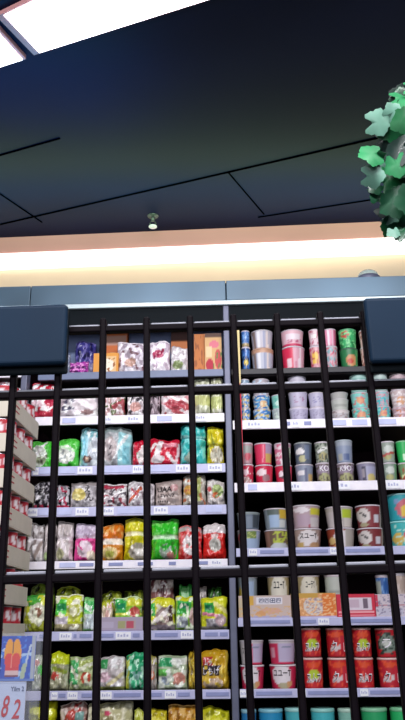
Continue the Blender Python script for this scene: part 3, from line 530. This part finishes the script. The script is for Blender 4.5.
CUPS('R1', 349.5, 368.5, [(407, '68b8b0', AQ(3), 'bottom aqua cup with orange picture, fifth stack'), (391.5, '88c8c4', AQ(5), 'middle aqua cup with orange picture, fifth stack'), (372.5, '8cbcb4', [('r', 0, .8, 1, 1, 'a8d0c8')], 'top plain aqua bowl of the fifth stack', {'lid': '98c4bc'})])
CUPS('R1', 372, 388.5, [(405.5, '58b8c0', AQ(6), 'bottom aqua and pink cup, sixth stack'), (390.5, '90c4c8', [('e', .4, .35, .3, .3, '48b8c0'), ('b', 3, 7, .1, 'd890a0')], 'middle aqua and pink cup, sixth stack'), (371, 'a8c0bc', [('r', 0, .75, 1, 1, 'bcd0cc')], 'top pale mint cup of the sixth stack')])
CUPS('R1', 389, 408, [(405.5, 'b898a0', [('b', 2, 6, .1, 'c87848'), ('b', 5, 6, .2, 'e0c8d0')], 'bottom pink and orange cup at the right end'), (388.5, 'ccb8b8', [('e', .45, .35, .3, .25, 'd8a078'), ('b', 5, 8, .2, 'e8e0e0')], 'middle cream cup with orange picture at the right end'), (369, 'c8b0b8', [('r', 0, .8, 1, 1, 'd8c8cc')], 'top dusty pink cup at the right end')])
# ---- right bay, third shelf
RC = lambda s: [('e', .35, .65, .28, .16, 'e8c8d0'), ('e', .45, .25, .28, .18, 'b89490'), ('b', s, 7, .3, 'f0e8e8')]
CUPS('R2', 240.5, 253.5, [(463.5, 'c02848', RC(1), 'lower crimson cup in the leftmost stack'), (442, 'b89098', [('r', 0, .5, 1, .9, 'a0a4a0'), ('e', .55, .35, .28, .2, 'c85868')], 'upper greyish pink cup in the leftmost stack')])
CUPS('R2', 254, 273, [(464, 'cc2048', [('e', .35, .65, .3, .18, 'f0dce0'), ('e', .6, .35, .24, .18, '9c7078'), ('r', .85, 0, 1, 1, 'd84058')], 'lower crimson cup with white oval'), (442, 'd8345c', [('r', .58, .5, 1, 1, 'a894b0'), ('r', .62, .1, .95, .5, 'c8a860'), ('l', .45, .1, .5, .95, .04, 'e88098')], 'upper crimson cup with yellow and grey side')])
CUPS('R2', 274, 292, [(464, 'c82448', [('e', .4, .5, .26, .2, '583040'), ('e', .3, .55, .14, .16, 'f0e0e4'), ('r', .75, 0, 1, 1, 'd84864')], 'lower crimson cup with dark oval'), (442, 'c898ac', [('r', 0, 0, .35, 1, 'd87090'), ('e', .85, .5, .22, .35, '98a890'), ('b', 5, 7, .2, 'e8dce0')], 'upper pale pink and sage cup')])
GY = [('e', .28, .6, .24, .16, 'e8e4e4'), ('e', .4, .25, .24, .18, 'b8b488'), ('r', .55, .2, .85, .9, '6c7890')]
CUPS('R2', 294, 313, [(463.5, '8890a4', [('r', .72, 0, .95, .55, 'c8a870'), ('e', .3, .6, .22, .15, 'e4e0e4'), ('r', .45, .1, .65, .85, '646884'), ('r', 0, 0, 1, .1, '585060')], 'lower blue grey cup with yellow corner'), (441.5, '586070', GY, 'upper slate grey cup with white oval', {'lid': 'a0a8a8'})])
K9 = [('r', 0, .55, 1, .92, '98889c'), ('e', .5, .3, .42, .22, 'a8a878'), ('b', 3, 8, .2, '605848'), ('r', 0, 0, 1, .1, 'b05860')]
CUPS('R2', 314.5, 330.5, [(462, '887880', K9, 'lower brown grey lettered cup, left one', {'texts': [('KO', .5, .76, .6, .26, 'white')]}), (441, 'a0a898', [('l', .1, .55, .9, .8, .08, 'e8e8e4'), ('e', .5, .3, .35, .22, 'a8a070'), ('b', 3, 8, .15, '485048')], 'upper grey green cup with white slash')])
CUPS('R2', 335, 353.5, [(462, '887880', K9, 'lower brown grey lettered cup, right one', {'texts': [('K9O', .45, .76, .66, .26, 'white')]}), (439, '8c98b0', [('r', .4, .1, .75, .4, '586890'), ('r', .0, .8, 1, 1, 'a4acb8'), ('r', .08, .1, .3, .4, 'a8a8a0')], 'upper plain blue grey cup', {'lid': 'a8b4bc'})])
CUPS('R2', 357, 377.5, [(461.5, '8c88a0', [('r', .42, .0, .95, .85, 'a4a4c0'), ('e', .68, .25, .24, .22, 'c8b878'), ('r', .15, .1, .38, .85, '504c60'), ('r', .2, .25, .33, .7, 'a098a0')], 'single unstacked lilac grey cup with yellow spot')])
SG = [('e', .5, .65, .36, .18, 'c8d0c8'), ('e', .4, .28, .28, .16, 'a8a870'), ('r', .75, 0, 1, 1, '70a078')]
CUPS('R2', 380, 395.5, [(462, '88988c', SG, 'lower sage green cup near the right end'), (440.5, '98a498', SG[:2]+[('l', .1, .35, .9, .5, .06, 'b05048')], 'upper sage green cup near the right end')])
CUPS('R2', 396, 411, [(462, '70986c', [('l', .2, .3, .7, .5, .1, 'e0e0a8'), ('b', 2, 6, .2, 'a8503c')], 'lower olive green cup at the right end'), (440, '28b058', [('r', .3, .1, .6, .4, 'c8e8c8')], 'upper vivid green cup at the right end', {'lid': '80c090'})])
# ---- right bay, fourth shelf (bowls)
CUPS('R3', 236.5, 261, [(529, 'a8b4cc', [('r', 0, .0, .3, 1, '909898'), ('e', .12, .6, .1, .3, 'b83040'), ('r', .35, .62, .8, .95, '788c48'), ('b', 3, 9, .2, 'c0c878', (.35, .6, .8, 1)), ('r', .35, 0, 1, .58, 'a0b4d0')], 'lower pale blue bowl with green patch'), (511.5, '6c7888', [('r', .7, .1, .95, .9, '404850'), ('r', .35, .1, .68, .8, '7c8898'), ('r', 0, .9, 1, 1, '8c9898')], 'upper slate grey bowl at the left end', {'lid': '98a4a8'})], kind='noodle_bowl')
CUPS('R3', 263.5, 289.5, [(529, '705848', [('b', 2, 9, -.05, 'b8c448', (.3, .35, .95, .95)), ('e', .6, .15, .4, .22, 'c8ccd0'), ('r', 0, 0, .2, 1, '906858')], 'lower brown bowl with lime lettering'), (507.5, '88949c', [('r', .15, .1, .6, .7, 'a4bcd8'), ('r', .6, .55, 1, 1, 'c8a838'), ('r', .65, .1, .9, .45, 'c8ccc8'), ('r', .1, .7, .6, 1, '606c68')], 'upper pale blue bowl with yellow corner')], kind='noodle_bowl')
HE = [('e', .5, .55, .36, .42, 'e4dcdc'), ('e', .2, .2, .12, .15, 'c8a868'), ('e', .75, .18, .2, .16, 'b8906c'), ('r', .93, 0, 1, 1, '7c5c5c')]
CUPS('R3', 291.5, 322, [(527.5, 'a89088', HE, 'lower bowl with white heart shape and black script', {'texts': [('スユーT', .5, .66, .62, .24, 'black')]}), (504, 'b8a0a8', [('e', .3, .82, .28, .14, 'e8e0e4'), ('r', .62, .6, 1, .9, 'ccc43c'), ('r', .62, .05, .95, .45, 'c8c0c0'), ('r', .1, .1, .58, .6, 'b8a0b0'), ('l', .6, 0, .62, 1, .025, 'a84858')], 'upper pinkish bowl with yellow green corner')], kind='noodle_bowl')
CUPS('R3', 325.5, 355, [(527, '98402c', [('e', .45, .5, .28, .45, 'e0d8dc'), ('r', .6, .0, 1, 1, 'b0a8a0'), ('e', .12, .4, .1, .2, 'd8b878'), ('e', .3, .1, .2, .1, 'c89058')], 'lower rust red bowl with white oval'), (505.5, 'b8b0ac', [('r', .5, .5, .92, .88, 'b4c838'), ('r', .58, .05, .95, .45, 'd0c8c0'), ('r', 0, .0, .45, .8, 'c4bcbc')], 'upper grey white bowl with lime square')], kind='noodle_bowl')
BR = lambda s: [('e', .22, .55, .24, .35, 'd8d0cc'), ('l', .12, .7, .3, .5, .03, '303030'), ('r', .5, 0, .56, 1, '98484c'), ('r', .62, .2, .85, .62, 'd0ccd4'), ('r', .88, 0, 1, 1, 'b8a8a0'), ('e', .2, .12, .16, .1, 'a8a080')]
CUPS('R3', 356, 384, [(527, '7c3034', BR(1), 'lower maroon bowl with white circle and label'), (504, '84343a', BR(2), 'upper maroon bowl with white circle and label')], kind='noodle_bowl')
CUPS('R3', 387, 418, [(520, '3cb4b4', [('e', .2, .35, .18, .25, 'd8b858'), ('b', 3, 8, .2, 'c0e8d8', (.1, .1, .5, .9)), ('e', .55, .5, .14, .25, 'd05868')], 'lower aqua bowl at the right end', {'lid': '98dcd8'}), (492.5, '2ca0ac', [('e', .55, .45, .35, .38, 'c86878'), ('e', .55, .35, .2, .22, 'e0c048'), ('e', .25, .75, .1, .12, '80a0c8')], 'upper aqua bowl with pink and yellow circle', {'lid': '88bcc0'})], kind='noodle_bowl')
# ---- right bay, fifth shelf: low boxes in front, bowls behind
BOX('R4', 239, 291.5, 596, .05, .035, 'ccb8b0', [('r', .1, .6, .3, 1, 'd8a840'), ('r', .34, .62, .84, .96, 'e8e4ec'), ('e', .62, .36, .2, .14, 'd8a890'), ('e', .42, .22, .1, .14, 'd8a068'), ('r', 0, 0, 1, .14, 'b0acd0'), ('r', 0, .14, .12, .9, 'c8b898'), ('b', 3, 14, .2, 'd8b078', (0, .1, 1, .55))], 'long cream and yellow box with white rounded sign', texts=[('四四田四', .6, .79, .42, .2, 'navy')])
BOX('R4', 292.5, 337, 593.5, .05, .035, 'd89860', [('r', 0, .0, .12, 1, 'c8bcc8'), ('e', .5, .5, .24, .38, 'd8d0c8'), ('b', 3, 16, .1, 'b09098', (.3, .2, .7, .9)), ('r', .7, 0, 1, 1, 'e0782c'), ('b', 7, 14, .15, 'f0c088'), ('r', 0, 0, 1, .1, 'b8b0d8'), ('r', .1, .82, .6, 1, 'c89c40')], 'orange box with round white picture')
BOX('R4', 337.5, 376, 594.5, .05, .035, 'cc2040', [('r', .12, .34, .92, .88, 'dcd0dc'), ('r', .2, .45, .6, .8, 'c8b0c0'), ('r', .68, .4, .82, .82, '706070'), ('r', .05, .22, .95, .27, 'f0a8b0'), ('r', .05, .1, .95, .15, 'f0a0ac')], 'crimson box with white window panel')
BOX('R4', 376.5, 407, 594.5, .05, .035, 'd0c4cc', [('r', 0, .48, .1, 1, 'c83050'), ('r', .1, .5, .95, .55, 'b05868'), ('r', .1, .1, .9, .42, 'c4c0d0'), ('b', 4, 12, .25, '9088a0')], 'white box with thin red lines at the right end')
HT = lambda: [('e', .5, .6, .38, .45, 'e0dccc'), ('e', .18, .25, .12, .2, 'c8a030'), ('e', .82, .3, .14, .2, 'b8a890')]
CUPS('R4', 236, 259, [(574, '88949c', [('r', .2, .0, .8, .9, 'a0b4d0'), ('e', .1, .5, .08, .3, 'c8b040')], 'pale blue bowl standing behind the cream box')], d=.12, kind='noodle_bowl')
CUPS('R4', 268, 292, [(573.5, 'a89870', HT(), 'left bowl with white heart and script behind the boxes', {'texts': [('ユユーT', .5, .8, .5, .16, 'black')]})], d=.12, kind='noodle_bowl')
CUPS('R4', 298, 323, [(573, 'a89870', HT(), 'right bowl with white heart and script behind the boxes', {'texts': [('ユーテT', .55, .8, .4, .16, 'black')]})], d=.12, kind='noodle_bowl')
CUPS('R4', 327, 349, [(573, 'bcc4bc', [('r', .1, .6, .8, .64, '98a098'), ('e', .9, .6, .1, .2, 'a08c68')], 'plain whitish bowl behind the orange box')], d=.12, kind='noodle_bowl')
CUPS('R4', 380, 394, [(574, '2c5ca0', [('b', 3, 5, .1, '6898d0'), ('r', .0, .5, .3, .9, 'a0a8a0')], 'blue cup behind the white box')], d=.12)
CUPS('R4', 395, 412, [(572, 'b8a498', [('b', 3, 5, .1, 'd0c0b8')], 'beige cup behind the white box at the right end')], d=.12)
# ---- right bay, sixth shelf
UP_ = lambda s: [('r', .3 if s else .5, .1, 1, .95, 'c4b8d4'), ('r', .0, .0, .3 if s else .3, 1, 'ccc4c4' if not s else 'd03058'), ('r', .3, .0, .5, 1, 'd02850') if not s else ('r', .05, .3, .2, .7, 'e0a0b0'), ('r', 0, .9, 1, 1, 'd0c8cc'), ('r', .45, .7, .85, .78, '8890a8')]
LO_ = [('e', .42, .6, .36, .5, 'ece4e8'), ('e', .5, .15, .25, .16, 'b8b090'), ('e', .72, .22, .12, .12, 'd8a070'), ('r', .88, 0, 1, 1, 'c82850'), ('r', 0, 0, .08, .7, 'c82850')]
CUPS('R5', 236, 264.5, [(665, 'd02c54', LO_, 'lower white and crimson bowl in the leftmost stack', {'texts': [('ユユーT', .5, .7, .7, .24, 'black')], 'lid': 'e0dce0'}), (640, 'd02c54', UP_(0), 'upper crimson bowl with lilac label in the leftmost stack', {'texts': [('スて', .16, .6, .16, .24, 'black')]})], kind='noodle_bowl')
CUPS('R5', 268.5, 297, [(664.5, 'd02c54', LO_, 'lower white and crimson bowl in the second stack', {'texts': [('ユユーT', .42, .7, .66, .24, 'black')], 'lid': 'e0dce0'}), (639.5, 'd02c54', UP_(1), 'upper crimson bowl with lilac panel in the second stack')], kind='noodle_bowl')
def RED(s, t): 
    o = [('l', .22, .3, .8, .42, .09, 'd8c8c8'), ('e', .5, .82, .3, .12, 'e05028'), ('b', s, 8, .3, 'e85840'), ('r', 0, 0, 1, .06, '8c1c24')]
    if s % 2: o.append(('e', .5, .5, .26, .16, 'b8cc38'))
    else: o.append(('r', .62, .3, .95, .8, 'cc3040'))
    return o
TX = [[('ヌムフ', .5, .38, .72, .3, 'white'), ('ヌムフ', .48, .36, .7, .26, 'black')], [('ク', .3, .42, .3, .34, 'white'), ('ク', .27, .40, .28, .3, 'black'), ('し', .82, .36, .14, .3, 'white')]]
for i, (a, b) in enumerate([(301, 322), (326, 348), (352, 372), (375.5, 399)]):
    o4 = ['first', 'second', 'third', 'fourth'][i]; tx = TX[i % 2]
    up = RED(i+1, 1) if i < 3 else [('e', .45, .5, .4, .36, '7c8c80'), ('b', 4, 10, .1, '283830', (.05, .1, .85, .9)), ('e', .4, .5, .2, .14, 'c8ccc4')]
    CUPS('R5', a, b, [(657.5, 'c8222c' if i != 3 else 'c02434', RED(i+1+(i == 2), 0), 'lower red noodle cup, %s red stack from the left' % o4, {'taper': .9, 'lid': 'e4c0bc', 'texts': tx}),
                      (627.5, 'bc1c28', up, ('upper red noodle cup, %s red stack from the left' % o4) if i < 3 else 'upper red cup with grey green round emblem', {'taper': .9, 'lid': 'd8b0a8', 'texts': tx if i < 3 else [('ラ', .4, .5, .4, .3, 'white')]})])
# ---- right bay, seventh shelf (tops only in view)
for x0, x1, yt, c, l, nm, sd in ((236, 257, 709, '2878b0', '88b8c8', 'steel blue bowl at the left end', 1), (258.5, 284, 708.5, '2890c0', '80c0d0', 'bright blue bowl, second from left', 2), (285, 307, 707.5, '48b0b8', '98d0cc', 'aqua bowl, third from left', 3),
                              (311, 336, 708, '48b8c0', '90d0c8', 'turquoise bowl, fourth from left', 4), (338, 357, 708, '80b8a8', 'b0d0c0', 'pale sea green bowl', 5), (361.5, 389, 707.5, '2ca868', '88c8a0', 'green bowl with pale lettering', 6), (390.5, 414, 707, '28b868', '80c898', 'vivid green bowl at the right end', 7)):
    CUPS('R6', x0, x1, [(yt, c, [('b', sd, 7, .15, 'c8e0d8', (.2, .3, .9, .8)), ('b', sd+9, 7, .28, 'e89090', (.2, .3, .9, .8))], nm, {'lid': l})], kind='noodle_bowl')

# ------------------------------------------------------------------ stack of carton trays with cans
NTH = ['top', 'second', 'third', 'fourth', 'fifth', 'sixth', 'seventh', 'eighth', 'ninth', 'tenth', 'eleventh', 'twelfth', 'thirteenth', 'fourteenth', 'fifteenth', 'sixteenth', 'seventeenth']
uc = sh(13.5, 416, -.42)[0]; D0, D1 = -.42, -.12; TW = .30
ys = [416, 454, 491, 527, 564, 603]
zsb = [sh(13, y, D0)[1] for y in ys]
ph = (zsb[0]-zsb[-1])/5
nlow = int(zsb[-1]/ph)
bot = [zsb[0]-ph*i for i in range(6+nlow)]
ph2 = bot[-1]
stand = thing('display_pallet', 'low plinth under the stack of carton trays at the left', 'plinth', S(uc-TW/2, (D0+D1)/2, 0), -YAW)
box('plinth_body', -TW/2, TW/2, -.15, .15, 0, bot[-1]-.002, M['carton'], stand, .004); box('plinth_top', -TW/2-.002, TW/2, -.15, .15, bot[-1]-.002, bot[-1]-.0005, M['cartin'], stand)
th_ = ph*.52
for i, zb in enumerate(bot):
    t = thing('carton_tray', '%s cream cardboard tray of the stack of canned goods' % NTH[i], 'carton tray', S(uc-TW/2, (D0+D1)/2, zb), -YAW, 'stacked carton trays')
    bm = bmesh.new(); a, b = TW/2, .15
    add_box(bm, -a, a, -b, b, 0, .003)
    link('tray_base', mesh_of(bm), M['carton'], t)
    for nm, q in (('front_wall', (-a, a, -b, -b+.004)), ('back_wall', (-a, a, b-.004, b)), ('side_wall', (-a, -a+.004, -b+.0045, b-.0045)), ('side_wall', (a-.004, a, -b+.0045, b-.0045))):
        o = box(nm, q[0], q[1], q[2], q[3], .0035, th_, M['carton'], t)
        if nm == 'side_wall' and q[0] > 0:
            for k in range(2): box('printed_mark', a, a+.0006, -b+.02, -b+.06, th_*(.35+.3*k), th_*(.42+.3*k), M['red'], o)
    cans = [(a-.05, -b+.05, 'front right corner'), (a-.05, 0, 'middle of the right side'), (a-.05, b-.05, 'rear right corner'), (a-.15, -b+.05, 'middle of the front'), (a-.25, -b+.05, 'front left corner')]
    for k, (cx, cy, where) in enumerate(cans):
        hc = ph-.006
        p_ = S(uc-TW/2, (D0+D1)/2, zb) + L*cx + N*cy
        c = thing('food_can', 'red and white can at %s of %s carton tray' % (where, NTH[i]), 'can', p_ + Vector((0, 0, .0035)), -YAW+.3*k, 'cans in the carton trays')
        r = .0455
        me = mesh_of(lathe_bm([(r, .004)] + [(r, .004+(hc-.008)*j/14) for j in range(15)], 36), True)
        def cc(co, k=k, i=i, hc=hc):
            t_ = co.z/hc; an = atan2(co.x, -co.y)
            if t_ > .5: c_ = 'b81c30'
            else: c_ = 'e0dcdc'
            if .62 < t_ < .84 and abs(sin(an*5+t_*5)) > .55: c_ = 'f0e4e8'
            if .3 < t_ < .42 and abs(sin(an*3)) > .6: c_ = 'b87040'
            if t_ < .1: c_ = 'a82038'
            return lin(c_)
        colour(me, cc); link('can_label', me, M['card'], c)
        link('can_rims', mesh_of(lathe_bm([(0, .001), (r*.96, 0), (r*1.01, .002), (r*.995, .0045), (r*.995, hc-.0045), (r*1.01, hc-.002), (r*.96, hc-.0005), (r*.9, hc-.003), (0, hc-.003)], 36), True), M['tin'], c)

# ------------------------------------------------------------------ black wire grid in front
ya, ti, ro = radians(-.5426), radians(.1816), radians(-.914)
Rz = Matrix.Rotation(ya, 3, 'Z'); Rx = Matrix.Rotation(ti, 3, 'X'); Ry = Matrix(((cos(ro), 0, sin(ro)), (0, 1, 0), (-sin(ro), 0, cos(ro))))
GM = (Rz @ Rx @ Ry); G0 = CAM + Vector((0, 1, 0))
grid = thing('wire_grid_panel', 'black metal grid panel standing in front of the shelves', 'grid panel', G0)
grid.matrix_world = Matrix.Translation(G0) @ GM.to_4x4()
BW = .0092
us = [-.2645+.0634*k for k in range(-5, 15)]
for u in us: box('vertical_bar', u-BW/2, u+BW/2, -.007, .007, -1.142, .4325, M['grid'], grid, .0028, 3)
for v, hgt in ((.4235, .012), (.3265, .0125), (.0765, .0135), (-.24, .0135), (-.55, .0135), (-.86, .0135), (-1.12, .0135)):
    hb = box('horizontal_bar', us[0]-.02, us[-1]+.02, -.0055, .0085, v-hgt, v-.0025, M['grid'], grid, .002, 2)
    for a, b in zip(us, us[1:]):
        box('highlight_strip', a+BW/2+.001, b-BW/2-.001, .001, .006, v-.0024, v+.0018, M['glint'], hb, .0012)  # pale strip modelled in place of light glinting along the bar top
# rounded navy plastic panels hooked on the grid
def gpix(x, y, off=-.03):
    n = GM @ Vector((0, 1, 0)); P = hit(x, y, G0 + n*off, n) - G0; q = GM.transposed() @ P; return q.x, q.z
for x0, x1, y0, y1, xr, lb in ((-70, 66.5, 304, 364, 40, 'navy blue rounded plastic panel clipped to the grid, left one'), (363.5, 500, 296.5, 362, 385, 'navy blue rounded plastic panel clipped to the grid, right one')):
    ua, zt = gpix(x0, y0); ub, _ = gpix(x1, (y0+y1)/2); zt = gpix(xr, y0)[1]; zb = gpix(xr, y1)[1]
    w, h = ub-ua, zt-zb; um = (ua+ub)/2
    pd = box('corner_pad', um-w/2, um+w/2, -.03, -.016, zb, zb+h, M['pad'], grid, .006, 4); pd['label'] = lb
    box('back_plate', um-w/2+.002, um+w/2, -.0155, -.009, zb-.010, zb+h-.004, M['dark'], pd, .003)

# ------------------------------------------------------------------ price sign on a stand, lower left
sg = CAM + ray(14, 680)*1.75
t = thing('price_sign', 'blue picture poster over a white price card with red numbers on a stand', 'price sign', (sg.x, sg.y, 0), radians(-4))
def sgp(x, y): p = hit(x, y, sg, Vector((0, 1, 0))); return p.x-sg.x, p.z
xl, _ = sgp(-30, 680); xr, _ = sgp(27.5, 680); xr2, _ = sgp(40, 680); zt = sgp(10, 636)[1]; zm = sgp(10, 681)[1]; zb = sgp(10, 740)[1]
nx, nz = 70, 50
x_full0, x_full1 = sgp(0.5, 650)[0], sgp(34, 650)[0]
def grid_card(name, xa, xb, za, zb_, y, fn, parent):
    bm = bmesh.new(); gr = [[bm.verts.new((xa+(xb-xa)*i/nx, y, za+(zb_-za)*j/nz)) for i in range(nx+1)] for j in range(nz+1)]
    for j in range(nz):
        for i in range(nx): bm.faces.new((gr[j][i], gr[j][i+1], gr[j+1][i+1], gr[j+1][i]))
    me = mesh_of(bm); colour(me, lambda c: fn((c.x-xa)/(xb-xa), (c.z-za)/(zb_-za))); return link(name, me, M['card'], parent)
pic = paint('0a44b4', [('b', 3, 9, .25, '3478d8'), ('b', 8, 9, .42, 'a8c8ec'), ('l', .80, .0, .92, .8, .015, 'b8c8dc'), ('l', .80, .0, .84, .35, .035, 'a8b89c'), ('r', .93, 0, 1, 1, 'a4acb8'),
                       ('e', .585, .60, .075, .33, 'e89c14'), ('e', .70, .60, .075, .33, 'e89c14'), ('r', .535, .22, .75, .45, 'd02028'), ('e', .585, .46, .07, .16, 'd83024'), ('e', .70, .46, .07, .16, 'd83024'), ('l', .63, .3, .63, .55, .012, 'f09080'),
                       ('r', .53, .14, .755, .23, 'd8b8b8'), ('r', .53, .08, .755, .135, '702838'), ('l', .64, .62, .645, .95, .01, '283048'), ('r', 0, 0, 1, .05, '5878c0')])
pst = grid_card('picture_poster', xl, xr2-.012, zm, zt, -.006, lambda s, t_: pic(s, t_), t)
crd = grid_card('price_card', xl, xr, zb, zm-.002, -.006, paint('bcc8e4', [('r', 0, .97, 1, 1, 'a8b4d4')]), t)
def flat(cx, cz): return lambda x, z: Vector((cx+x, -.0075, cz+z))
for ch, px, py, wp, hp in (('8', 6.5, 706, 6.5, 19), ('8', -5, 704, 7, 19), ('2', 18, 708.5, 7, 17)):
    cx, cz = sgp(px, py); lettering(ch, wp/FPX*1.8, hp/FPX*1.8, flat(cx, cz), M['red'], crd, .15, 'price_digit')
cx, cz = sgp(18.5, 688.5); lettering('Yilm 2', 13/FPX*1.8, 4/FPX*1.8, flat(cx, cz), M['navy'], crd)
box('clear_sleeve', xl-.004, xr2, -.010, .012, zb-.01, zt+.006, M['sleeve'], t, .002)
box('backing_board', xl, xr-.002, -.004, .004, zb, zt, M['white'], t)
link('pole', mesh_of(lathe_bm([(0, .012), (.008, .012), (.008, zt-.03), (0, zt-.03)], 14, xl/2, .022), True), M['post'], t)
link('base', mesh_of(lathe_bm([(0, 0), (.11, 0), (.11, .008), (.02, .014), (0, .014)], 28, xl/2, .022), True), M['post'], t)

# ------------------------------------------------------------------ hanging artificial foliage, upper right
fp = CAM + ray(404, 150)*1.5
t = thing('hanging_ivy', 'hanging green artificial vine with lobed leaves at the upper right', 'plant', (fp.x+.03, fp.y, fp.z+.1))
base = Vector((fp.x+.03, fp.y, fp.z+.1))
st = [cpt(425, -10) * 0 + Vector((.09, 0, ZC-base.z)), Vector((.08, .0, .25)), Vector((0, .01, .05)), Vector((.01, 0, -.1)), Vector((-.0, 0, -.2)), Vector((.02, 0, -.3))]
bm = bmesh.new(); tube(bm, st, [.004]*5+[.002], 8); link('stem', mesh_of(bm, True), M['stem'], t)
def leaf(bm, p, nrm, roll, size, mi):
    z = nrm.normalized(); x = z.cross(Vector((0, 0, 1)));
    if x.length < .1: x = Vector((1, 0, 0))
    x.normalize(); y = z.cross(x); X = x*cos(roll)+y*sin(roll); Y = -x*sin(roll)+y*cos(roll)
    n = 30; rim = []
    for i in range(n):
        a = 2*pi*i/n; rr = .70+.15*abs(cos(2.5*a))**2 + .03*cos(15*a)
        if abs(a-pi) < .25: rr *= .5
        q = X*(cos(a)*rr*size) + Y*(sin(a)*rr*size) + z*(.12*size*sin(a*2+roll) - .18*size*rr)
        rim.append(bm.verts.new(p+q))
    c = bm.verts.new(p + z*size*.06)
    for i in range(n): f = bm.faces.new((c, rim[i], rim[(i+1) % n])); f.material_index = mi; f.smooth = True
bm = bmesh.new(); R2 = random.Random(11)
# (pixel x, y, size px, tone)
LV = [(402, 98, 26, 2), (378, 122, 24, 3), (392, 128, 26, 1), (372, 154, 24, 2), (385, 158, 22, 1), (398, 150, 28, 4), (372, 176, 22, 3), (388, 178, 26, 1), (400, 180, 26, 0), (380, 196, 24, 0), (394, 202, 28, 0),
      (386, 208, 20, 4), (402, 215, 24, 1), (390, 218, 16, 3), (394, 232, 13, 3), (405, 232, 20, 0), (403, 120, 24, 1), (384, 140, 20, 4), (393, 112, 18, 3), (397, 165, 22, 2), (410, 140, 30, 0), (412, 170, 30, 1), (412, 200, 30, 0), (418, 110, 30, 1), (420, 230, 26, 1), (415, 85, 22, 2), (425, 155, 32, 2), (426, 190, 32, 0), (383, 168, 14, 3), (376, 187, 14, 0)]
for (px, py, sz, tn) in LV:
    dpt = 1.46 + R2.random()*.12
    p = CAM + ray(px, py)*dpt
    nrm = Vector((R2.uniform(-.7, .4), -1, R2.uniform(-.7, .5)))
    leaf(bm, p-base, nrm, R2.uniform(0, 6.28), sz/FPX*dpt*.72, tn)
for k in range(70):
    px, py = R2.uniform(388, 440), R2.uniform(95, 232); dpt = 1.52 + R2.random()*.2
    leaf(bm, CAM+ray(px, py)*dpt-base, Vector((R2.uniform(-1, 1), -1, R2.uniform(-1, .6))), R2.uniform(0, 6.28), R2.uniform(14, 24)/FPX*dpt*.66, R2.choice((0, 0, 1, 4, 4)))
me = bpy.data.meshes.new('leaves'); bm.to_mesh(me); bm.free(); link('leaves', me, LEAF, t)

# small dome on top of the fascia
t = thing('plastic_dome', 'small clear plastic dome on the shelf top near the hanging vine', 'dome', S(sh(369, 275, .03)[0], .05, ZT0), -YAW)
link('dome_shell', mesh_of(lathe_bm([(.042*cos(a*pi/16), .030+.030*sin(a*pi/16)) for a in range(9)], 28), True), M['glass'], t)
link('dome_base', mesh_of(lathe_bm([(0, 0), (.046, 0), (.046, .027), (.04, .030), (0, .030)], 28), True), M['post'], t)
box('top_board', uL, ub_r+.03, .0005, .44, ZT0-.012, ZT0-.0005, M['dark'], unit)
box('canopy_board', uL, ub_r+.03, .013, .44, ZT2-.001, ZT2+.012, M['dark'], unit)

# ------------------------------------------------------------------ lights
def area(name, loc, tgt, sx, sy, power, col=(1, 1, 1)):
    l = bpy.data.lights.new(name, 'AREA'); l.shape = 'RECTANGLE'; l.size = sx; l.size_y = sy; l.energy = power; l.color = col
    o = bpy.data.objects.new(name, l); C.objects.link(o); o.location = loc
    d = Vector(tgt)-Vector(loc); o.rotation_euler = d.to_track_quat('-Z', 'Y').to_euler(); return o
area('aisle_light', (.2, -.1, 3.0), (0, 2.6, 1.2), 2.4, .22, 80, (1, .97, 1))
area('front_fill_low', (-.2, -1.2, 1.9), (0, 2.6, 1.4), 2.0, 1.2, 34, (.95, .95, 1))  # unseen broad fill behind the camera, aimed at the shelves
a_ = area('cove_light', (WO.x, WO.y-.10, wz(260.5)-.0), (WO.x, WO.y+.02, wz(270)-.15), 6, .05, 3.2, (1, .86, .68))
a_.rotation_euler.z -= WY*0
area('ceiling_fill_green', (WO.x, WO.y-.42, 2.98), (WO.x, WO.y-.42, 3.2), 5, .08, 17, (.6, 1, .5))  # added uplight without a fixture, tints the ceiling near the wall
area('ceiling_fill_blue', (cpt(20, 85).x, cpt(20, 85).y, 2.8), (cpt(20, 85).x, cpt(20, 85).y, 3.2), .8, .2, 3.5, (.1, .55, 1))  # added unseen uplight for the blue glow beside the light panels
w = bpy.data.worlds.new('w'); bpy.context.scene.world = w; w.use_nodes = True
w.node_tree.nodes['Background'].inputs[0].default_value = (.35, .42, .7, 1); w.node_tree.nodes['Background'].inputs[1].default_value = .12
bpy.context.scene.view_settings.view_transform = 'Standard'
